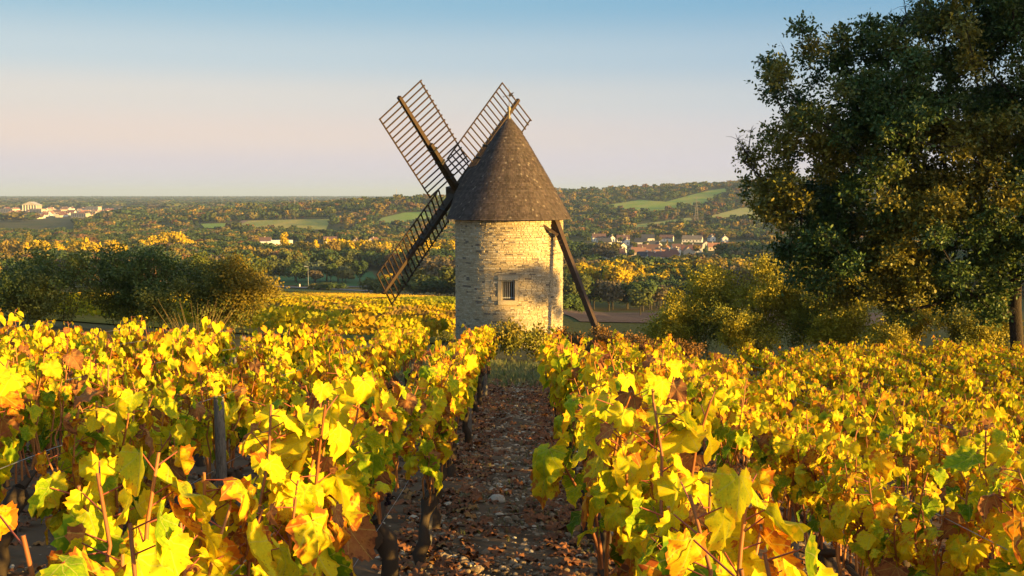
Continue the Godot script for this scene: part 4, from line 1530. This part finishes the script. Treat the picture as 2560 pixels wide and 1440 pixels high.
	part("lamp_head", lh.commit(), mats["steel"], lm)


# ------------------------------------------------------------------ the scene
func pv(flat: Array) -> PackedVector2Array:
	var out := PackedVector2Array()
	for i in range(0, flat.size(), 2):
		out.append(Vector2(flat[i], flat[i + 1]))
	return out


func sky_image() -> Image:
	var w := 1024
	var h := 512
	var im := Image.create(w, h, false, Image.FORMAT_RGBF)
	# colours by height, away from the sun (pink band over the earth's shadow) and across from it
	var pink := [[0.0, Color(0.45, 0.45, 0.56)], [1.2, Color(0.54, 0.48, 0.54)], [3.0, Color(0.66, 0.535, 0.475)], [5.0, Color(0.59, 0.55, 0.51)], [7.0, Color(0.43, 0.51, 0.55)], [10.0, Color(0.23, 0.405, 0.52)], [20.0, Color(0.20, 0.36, 0.50)], [45.0, Color(0.18, 0.33, 0.49)], [90.0, Color(0.16, 0.31, 0.48)]]
	var blue := [[0.0, Color(0.48, 0.45, 0.54)], [1.2, Color(0.49, 0.455, 0.54)], [3.0, Color(0.42, 0.45, 0.52)], [5.0, Color(0.35, 0.44, 0.52)], [7.0, Color(0.25, 0.38, 0.50)], [10.0, Color(0.12, 0.30, 0.47)], [20.0, Color(0.15, 0.31, 0.48)], [45.0, Color(0.17, 0.32, 0.48)], [90.0, Color(0.16, 0.31, 0.48)]]
	var mixed := func(t: Array, e: float) -> Color:
		for i in range(1, t.size()):
			if e <= t[i][0]:
				return (t[i - 1][1] as Color).lerp(t[i][1], smoothstep(0.0, 1.0, (e - t[i - 1][0]) / (t[i][0] - t[i - 1][0])))
		return t[-1][1]
	for y in h:
		var e := maxf(90.0 - (y + 0.5) * 180.0 / h, 0.0)
		var p: Color = mixed.call(pink, e)
		var b: Color = mixed.call(blue, e)
		for x in w:
			var a := (x + 0.5) / w * 360.0
			var c := cos(deg_to_rad(a + 50.0))
			var col := b.lerp(p, smoothstep(0.1, 1.0, c)) * (1.0 + 0.05 * fine_noise.get_noise_3d(sin(deg_to_rad(a)) * 60.0, e * 9.0, cos(deg_to_rad(a)) * 60.0) * smoothstep(14.0, 3.0, e))
			# warm glow round the low sun, widened and brightened to fill the shade
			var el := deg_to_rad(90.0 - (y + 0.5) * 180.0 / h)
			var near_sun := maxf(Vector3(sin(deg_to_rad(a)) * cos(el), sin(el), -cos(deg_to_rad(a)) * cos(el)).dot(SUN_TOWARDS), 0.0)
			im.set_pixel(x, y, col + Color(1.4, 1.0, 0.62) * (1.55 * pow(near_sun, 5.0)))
	return im


func _ready() -> void:
	# camera, sky, sun
	var cam := Camera3D.new()
	cam.name = "camera"
	cam.fov = 29.86
	cam.far = 90000.0
	cam.near = 0.05
	cam.rotation = Vector3(-atan(233.0 / 2700.0), atan(36.0 / 2700.0), 0)
	cam.current = true
	add_child(cam)
	var env := Environment.new()
	env.background_mode = Environment.BG_SKY
	var sky := Sky.new()
	var pano := PanoramaSkyMaterial.new()
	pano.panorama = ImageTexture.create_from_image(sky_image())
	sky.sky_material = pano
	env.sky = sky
	env.tonemap_mode = Environment.TONE_MAPPER_LINEAR
	env.tonemap_exposure = 3.2
	env.background_energy_multiplier = 0.42
	env.sdfgi_enabled = true
	env.ssao_enabled = true
	env.ssil_enabled = true
	env.fog_enabled = true
	env.fog_density = 0.000075
	env.fog_light_color = Color(0.74, 0.84, 1.0)
	var we := WorldEnvironment.new()
	we.name = "environment"
	we.environment = env
	add_child(we)
	var sun := DirectionalLight3D.new()
	sun.name = "sun"
	sun.light_color = Color(1.0, 0.81, 0.43)
	sun.light_energy = 1.6
	sun.light_angular_distance = 0.6
	sun.shadow_enabled = true
	add_child(sun)
	sun.look_at_from_position(SUN_TOWARDS, Vector3.ZERO)

	patch_noise.seed = 4
	patch_noise.frequency = 0.012
	patch_noise.fractal_octaves = 3
	fine_noise.seed = 9
	fine_noise.frequency = 0.02
	fine_noise.fractal_octaves = 3
	grain(surf("bark", Color.WHITE, 0.92, 0.0, 0.15), 15, Vector3(3.0, 0.8, 3.0), Color(0.45, 0.45, 0.45), Color(1.6, 1.6, 1.6), 3.0, 0.05)
	grain(surf("old_wood", Color.WHITE, 0.9, 0.0, 0.2), 16, Vector3(9.0, 1.2, 9.0), Color(0.5, 0.5, 0.5), Color(1.5, 1.5, 1.5), 0.8, 0.05)
	surf("stone_plain_solid", Color(0.46, 0.40, 0.32), 0.9, 0.0, 0.2)

	# land
	build_terrain()
	print("terrain")
	var vine_a := pv([-138.7, -295.2, -120, -352, -101, -401, -94, -401, -69, -322, -24.2, -142.2, -10.2, -86.6, -3.5, -68.2, -3.6, -56, -4.6, -44, -6.6, -38, -11.0, -38, -21, -42, -60, -110])
	var vine_b := pv([-81, -376, -50, -324, -17.3, -201.7, -14.8, -172.0, -16.2, -122.2, -31.9, -183.7])
	var green_a := pv([-15.2, -115.4, -13.7, -159.6, -6.0, -172.8, -3.0, -99.6, -11.0, -96.7])
	var green_b := pv([-10.4, -92.4, -2.8, -95.0, -1.6, -72.7, -6.8, -77.4])
	field("vineyard_slope", "yellow-brown soil of the large vineyard on the slope", vine_a, Color(0.30, 0.22, 0.05), Color(0.25, 0.21, 0.04), 0.05)
	field("vineyard_terrace", "orange soil of the smaller vineyard below the track", vine_b, Color(0.20, 0.12, 0.04), Color(0.22, 0.15, 0.05), 0.06)
	field("green_field", "green vineyard strip between the orange terrace and the windmill", green_a, Color(0.12, 0.135, 0.025), Color(0.15, 0.15, 0.03), 0.06)
	field("green_field", "green strip between the track and the windmill", green_b, Color(0.13, 0.14, 0.025), Color(0.17, 0.15, 0.03), 0.06)
	field("meadow", "dark green meadow beside the valley road", pv([-122, -486, -135, -578, -112, -621, -89, -622, -75, -538, -71, -466]), Color(0.07, 0.14, 0.045), Color(0.09, 0.155, 0.05), 0.25)
	field("verge", "grassy verge between the road and the vineyard", pv([-107, -423, -95, -412, -54, -349, -50, -357, -64, -408, -112, -446]), Color(0.13, 0.14, 0.04), Color(0.10, 0.12, 0.04), 0.12)
	field("ploughed_field", "brown ploughed field below the windmill", pv([5.5, -200, 20, -325, 58, -326, 118, -325, 70, -190, 30, -84, 24, -72, 3.6, -72, 2.2, -110]), Color(0.135, 0.085, 0.06), Color(0.165, 0.105, 0.072), 0.06, 9.0, 0.4)
	field("hill_vineyard", "bright green vineyard high on the hillside", pv([124, -1828, 204, -1954, 241, -1878, 358, -2144, 413, -2209, 403, -2100, 353, -1984, 304, -1827, 274, -1778, 187, -1667]), Color(0.24, 0.32, 0.05), Color(0.38, 0.35, 0.08), 1.2)
	field("hill_field", "tan field on the hillside near the pylon", pv([250, -1546, 334, -1699, 374, -1724, 410, -1729, 359, -1514, 307, -1502]), Color(0.46, 0.37, 0.13), Color(0.36, 0.35, 0.09), 1.0)
	field("hill_field", "narrow green strip above the village wood", pv([125, -1419, 235, -1556, 231, -1508, 139, -1377]), Color(0.34, 0.34, 0.08), Color(0.38, 0.32, 0.10), 0.9)
	field("hill_field", "small green strip just above the village", pv([83, -1297, 124, -1371, 121, -1337, 81, -1259]), Color(0.30, 0.32, 0.07), Color(0.34, 0.30, 0.08), 0.8)
	field("hill_field", "ochre and green field on the far slope beyond the woods", pv([-382, -1432, -392, -1515, -270, -1487, -249, -1340, -325, -1369]), Color(0.48, 0.36, 0.09), Color(0.27, 0.29, 0.07), 0.9)
	field("dirt_field", "pale bare earth strip on the far slope", pv([-386, -1381, -399, -1517, -390, -1514, -380, -1413]), Color(0.32, 0.20, 0.13), Color(0.30, 0.19, 0.12), 1.1)
	field("hill_field", "bright green field beside the bare earth strip", pv([-450, -1487, -409, -1482, -392, -1382, -419, -1403]), Color(0.22, 0.33, 0.06), Color(0.28, 0.31, 0.07), 0.9)
	field("hill_field", "green field on the slope behind the sails", pv([-198, -1403, -198, -1480, -174, -1539, -136, -1563, -129, -1472, -165, -1407]), Color(0.22, 0.31, 0.06), Color(0.28, 0.30, 0.08), 0.9)
	field("hill_field", "thin green meadow strip above the valley houses", pv([-254, -1319, -219, -1331, -200, -1270, -248, -1265]), Color(0.10, 0.16, 0.05), Color(0.13, 0.16, 0.05), 0.7)
	ribbon("road", "grey asphalt road crossing the valley", [Vector2(-160, -496), Vector2(-135.6, -481.1), Vector2(-105.3, -458.7), Vector2(-86.1, -439.4), Vector2(-67.2, -413.7), Vector2(-50, -392)], 8.0, Color(0.13, 0.14, 0.16), 0.32)
	ribbon("road", "side road joining the valley road", [Vector2(-84.5, -443.5), Vector2(-71.2, -463.8), Vector2(-55, -469)], 5.0, Color(0.22, 0.21, 0.20), 0.30)
	ribbon("track", "pale dirt track running down past the vineyards", [Vector2(-95, -408), Vector2(-72.2, -339.1), Vector2(-26.8, -157.9), Vector2(-10.9, -92.4), Vector2(-4.7, -72.3), Vector2(-3.0, -66)], 1.6, Color(0.20, 0.17, 0.14), 0.12)
	ribbon("path", "pale path forking beside the windmill", [Vector2(-16, -178.7), Vector2(-14.9, -193.9), Vector2(-16.0, -258.9)], 3.5, Color(0.42, 0.36, 0.30), 0.14)
	ribbon("path", "pale path passing behind the windmill", [Vector2(-15.4, -178.7), Vector2(-4.0, -164.3)], 2.5, Color(0.42, 0.36, 0.30), 0.15)
	open_land.assign([vine_a, vine_b, green_a, green_b])
	open_land.append_array([pv([-160, -470, -150, -530, -135, -590, -112, -635, -80, -635, -66, -538, -50, -400, -100, -430]), pv([124, -1828, 204, -1954, 241, -1878, 358, -2144, 413, -2209, 403, -2100, 353, -1984, 304, -1827, 274, -1770, 187, -1640, 130, -1760]), pv([245, -1520, 334, -1699, 374, -1730, 420, -1735, 370, -1480, 307, -1470]), pv([125, -1419, 235, -1556, 231, -1480, 139, -1345]), pv([83, -1297, 124, -1371, 121, -1320, 81, -1240]),
		pv([-390, -1380, -402, -1520, -270, -1490, -245, -1310, -325, -1330]), pv([-455, -1490, -400, -1485, -380, -1350, -419, -1370]), pv([-200, -1380, -198, -1480, -174, -1539, -136, -1563, -125, -1460, -165, -1380]), pv([-258, -1325, -215, -1335, -195, -1240, -252, -1235]), pv([28, -900, 45, -1150, 240, -1150, 215, -880, 150, -800, 120, -725, 70, -725, 50, -790]), pv([-1500, -3050, -1100, -3050, -690, -1880, -700, -1720, -930, -1800]), pv([-262, -1065, -140, -1065, -110, -770, -150, -745, -235, -850]), pv([14, -560, 100, -560, 140, -740, 20, -740])])
	print("fields")

	build_mill()
	print("mill")
	plant_vineyard()
	print("vineyard")
	litter()
	slope_vines("slope_vines", "rows of yellow vines covering the slope behind the shrubs", vine_a, Vector2(0.72, -0.69).normalized(), [Color(0.36, 0.33, 0.02), Color(0.54, 0.42, 0.014), Color(0.60, 0.45, 0.014), Color(0.54, 0.33, 0.02), Color(0.32, 0.20, 0.05)], 61)
	slope_vines("terrace_vines", "rows of orange vines on the small terrace by the track", vine_b, Vector2(0.6, -0.8), [Color(0.56, 0.39, 0.02), Color(0.54, 0.33, 0.02), Color(0.40, 0.27, 0.03)], 62)
	slope_vines("green_vines", "rows of green vines near the windmill", green_a, Vector2(0.3, -0.95), [Color(0.20, 0.23, 0.02), Color(0.28, 0.28, 0.02)], 63)
	slope_vines("green_vines", "rows of greenish vines between the track and the windmill", green_b, Vector2(0.3, -0.95), [Color(0.22, 0.24, 0.02), Color(0.34, 0.31, 0.02)], 64)
	build_near_trees()
	print("near trees")
	build_woods()
	build_houses()
	print("done")


func build_near_trees() -> void:
	var green := Color(0.060, 0.106, 0.022)
	var yellow := Color(0.21, 0.175, 0.02)
	# the oak at the edge of the vineyard; lobes as [centre from the trunk's foot, radius]
	var at := ground(11.8, -26.0)
	var lobes: Array = [[Vector3(-4.6, 6.9, 0.3), 1.75], [Vector3(-5.2, 5.3, -0.5), 1.6], [Vector3(-4.4, 3.8, 0.2), 1.75], [Vector3(-2.8, 5.4, 0.9), 2.1], [Vector3(-2.0, 3.5, 1.0), 1.9], [Vector3(-0.9, 7.2, -0.3), 2.4], [Vector3(-0.2, 4.6, 1.5), 2.2], [Vector3(1.2, 4.1, 0.6), 1.6], [Vector3(-3.3, 2.6, 0.2), 1.2], [Vector3(-1.5, 2.9, 0.7), 1.1], [Vector3(1.8, 6.8, 0.2), 2.7], [Vector3(3.0, 4.9, 0.0), 2.4], [Vector3(-1.5, 8.9, 0.2), 1.5], [Vector3(0.7, 9.5, -0.2), 2.0], [Vector3(-0.5, 5.5, -2.0), 2.4], [Vector3(-3.0, 4.6, -1.8), 1.9], [Vector3(-2.9, 7.3, -0.6), 1.5], [Vector3(-5.5, 3.9, 0.0), 1.15], [Vector3(-4.6, 2.7, 0.3), 0.95]]
	var stem := [Vector3(0, -0.3, 0), Vector3(0.03, 0.8, 0.02), Vector3(-0.05, 1.7, 0), Vector3(-0.1, 2.5, 0.05), Vector3(-0.25, 3.3, 0.0)]
	big_tree("oak_tree", "large spreading oak with dark green and yellowing leaves", at, [stem], lobes, 12.0, 44, green, yellow, -0.14, 41, 0.30, [Vector3(-6.7, 5.5, 0.3), Vector3(-6.6, 5.2, 0.0), Vector3(-6.75, 5.75, -0.1), Vector3(-6.5, 5.9, 0.2), Vector3(-6.4, 5.0, 0.2), Vector3(-6.55, 5.4, 0.1), Vector3(-2.9, 8.6, 0.1), Vector3(-3.1, 8.4, 0.4), Vector3(-2.75, 8.75, 0.2), Vector3(-3.0, 8.8, 0.3), Vector3(-5.7, 7.7, 0.2)])
	# trees past the edge of the picture whose shade falls on the oak's crown and on the tower
	big_tree("oak_tree", "tall oak shading the crown of the spreading oak", ground(25.5, -17.5), [[Vector3(0, -0.3, 0), Vector3(0.1, 2.0, 0), Vector3(0, 4.2, 0.1), Vector3(0.1, 6.0, 0)]], [[Vector3(0, 8.2, 0), 2.6], [Vector3(-2.2, 8.6, 1.5), 2.2], [Vector3(2.2, 9.0, -1.2), 2.4], [Vector3(0.3, 11.0, 0.4), 2.6], [Vector3(-1.4, 10.6, -2.2), 2.2], [Vector3(1.4, 8.4, 2.4), 2.0], [Vector3(-0.4, 6.9, 0.6), 1.8]], 11.0, 70, green, yellow, 0.10, 42, 0.34)
	big_tree("oak_tree", "broad oak shading the dark shrub hedge", ground(14.5, -15.5), [[Vector3(0, -0.3, 0), Vector3(0.05, 1.4, 0), Vector3(0, 2.6, 0.1), Vector3(0.1, 3.8, 0)]], [[Vector3(0, 4.6, 0), 1.5], [Vector3(0.9, 4.8, 1.6), 1.4], [Vector3(-0.8, 4.9, -1.4), 1.4], [Vector3(0.3, 6.2, 0.3), 1.6], [Vector3(0.4, 5.4, 2.4), 1.2]], 11.0, 50, green, yellow, 0.10, 44, 0.26)
	big_tree("ash_tree", "slim tree whose shadow falls across the mill tower", ground(39.2, -25.2), [[Vector3(0, -0.3, 0), Vector3(0.12, 1.6, 0.1), Vector3(0.05, 3.4, 0), Vector3(0, 4.8, 0)]], [[Vector3(0.0, 5.7, 0.0), 0.85], [Vector3(-0.5, 5.9, 0.8), 0.7], [Vector3(0.4, 5.6, -0.8), 0.7], [Vector3(0.2, 6.5, 0.3), 0.6], [Vector3(0.5, 4.6, -1.0), 0.5]], 16.0, 45, green, yellow, 0.10, 43, 0.20)
	# dark shrubs behind the vines
	var k := 100
	var n := 0
	for e in [[-8.9, -31.6, 2.5, 2.4], [-9.8, -33, 2.7, 2.6], [-10.4, -30.4, 1.7, 2.2], [-11.0, -31.4, 2.6, 2.7], [-12.2, -32, 2.3, 2.7], [-13.5, -31, 2.4, 2.8], [-14.4, -30.3, 1.6, 2.2], [-15.2, -32.5, 2.1, 2.8], [-16.8, -31, 1.9, 2.7], [-18.4, -32, 2.0, 2.8]]:
		shrub("%s dark green thorny shrub of the hedge, counted from its sunlit end" % ORDINALS[n], ground(e[0], e[1]), e[2], e[3], Color(0.075, 0.112, 0.025), Color(0.13, 0.14, 0.026), 0.05, k, 0.95, "shrubs of the dark hedge")
		k += 1
		n += 1
	shrub("shrub with sunlit yellowing leaves ending the dark hedge", ground(-8.2, -31.2), 2.5, 2.0, Color(0.060, 0.070, 0.014), Color(0.22, 0.16, 0.016), 0.25, 131, 1.0)
	# sunlit bushes between the mill and the oak
	n = 0
	for e in [[5.5, -40, 2.6, 3.4], [7.0, -41, 3.7, 3.6], [7.6, -38.2, 1.8, 2.6], [8.6, -40, 3.8, 3.6], [9.9, -39.4, 3.5, 3.4], [10.9, -37.6, 2.4, 2.6], [11.6, -38.8, 3.2, 3.0]]:
		shrub("%s yellow-green bush of the sunlit thicket, counted from the windmill" % ORDINALS[n], ground(e[0], e[1]), e[2], e[3], Color(0.14, 0.155, 0.02), Color(0.40, 0.32, 0.02), 0.25, k, 1.3, "bushes of the sunlit thicket")
		k += 1
		n += 1
	n = 0
	for e in [[11.6, -34.5, 1.3, 1.8], [13.0, -36.5, 2.2, 2.6], [14.2, -35, 1.9, 2.6], [15.8, -37, 2.4, 2.8]]:
		shrub("%s yellowing bush under the oak's boughs, counted from the thicket" % ORDINALS[n], ground(e[0], e[1]), e[2], e[3], Color(0.14, 0.15, 0.02), Color(0.40, 0.31, 0.02), 0.25, k, 1.2, "bushes under the oak")
		k += 1
		n += 1
	n = 0
	for e in [[1.6, -38, 0.9, 1.8], [2.6, -37, 1.0, 1.8], [3.4, -36, 0.9, 1.7], [4.3, -36.5, 0.8, 1.6], [5.2, -35, 0.8, 1.6]]:
		shrub("%s low reddish-green bramble from the tower towards the thicket" % ORDINALS[n], ground(e[0], e[1]), e[2], e[3], Color(0.085, 0.085, 0.018), Color(0.26, 0.13, 0.03), 0.25, k, 1.0, "brambles by the tail pole")
		k += 1
		n += 1
	for e in [[-0.35, -24.5, 0.9, 1.0, "tallest"], [0.25, -25, 0.8, 1.0, "second tallest"], [0.75, -24, 0.6, 0.9, "lowest"], [-0.9, -25, 0.7, 1.0, "second lowest"]]:
		shrub("%s yellow and rust bramble bush at the end of the aisle" % e[4], ground(e[0], e[1]), e[2], e[3], Color(0.20, 0.19, 0.02), Color(0.42, 0.26, 0.03), 0.3, k, 0.8, "brambles at the end of the aisle")
		k += 1
	shrub("small dark bush alone in the slope vineyard", ground(-8.6, -46), 1.2, 1.3, Color(0.042, 0.060, 0.014), Color(0.07, 0.08, 0.016), 0.05, 171, 1.0)
	for e in [[-5.5, -40], [-4.3, -41], [-3.2, -42]]:
		shrub("low green bush on the bank beside the shaded tower side", ground(e[0], e[1]), 0.55, 1.5, Color(0.10, 0.12, 0.018), Color(0.20, 0.17, 0.02), 0.15, k, 0.9, "low bushes on the bank")
		k += 1
	# the tuft of dry grass standing above the vines
	var g := RandomNumberGenerator.new()
	g.seed = 3
	var tuft := Sheet.new()
	for i in 70:
		var lean := Vector3(g.randf_range(-0.55, 0.75), 0, g.randf_range(-0.4, 0.4))
		var h := g.randf_range(0.7, 1.25)
		var f := Vector3(g.randf_range(-0.08, 0.08), 0, g.randf_range(-0.08, 0.08))
		tuft.tube(PackedVector3Array([f, f + lean * 0.25 * h + Vector3(0, h * 0.55, 0), f + lean * 0.75 * h + Vector3(0, h, 0)]), PackedFloat32Array([0.0035, 0.003, 0.001]), 3, Color(0.42, 0.27, 0.09) * g.randf_range(0.8, 1.2))
	var o := part("dry_grass_tuft", tuft.commit(), surf("straw", Color.WHITE, 0.7, 0.4), self)
	o.position = ground(-4.45, -14.4)
	tag(o, "tuft of tall straw-coloured dry grass rising above the vines", "grass tuft")
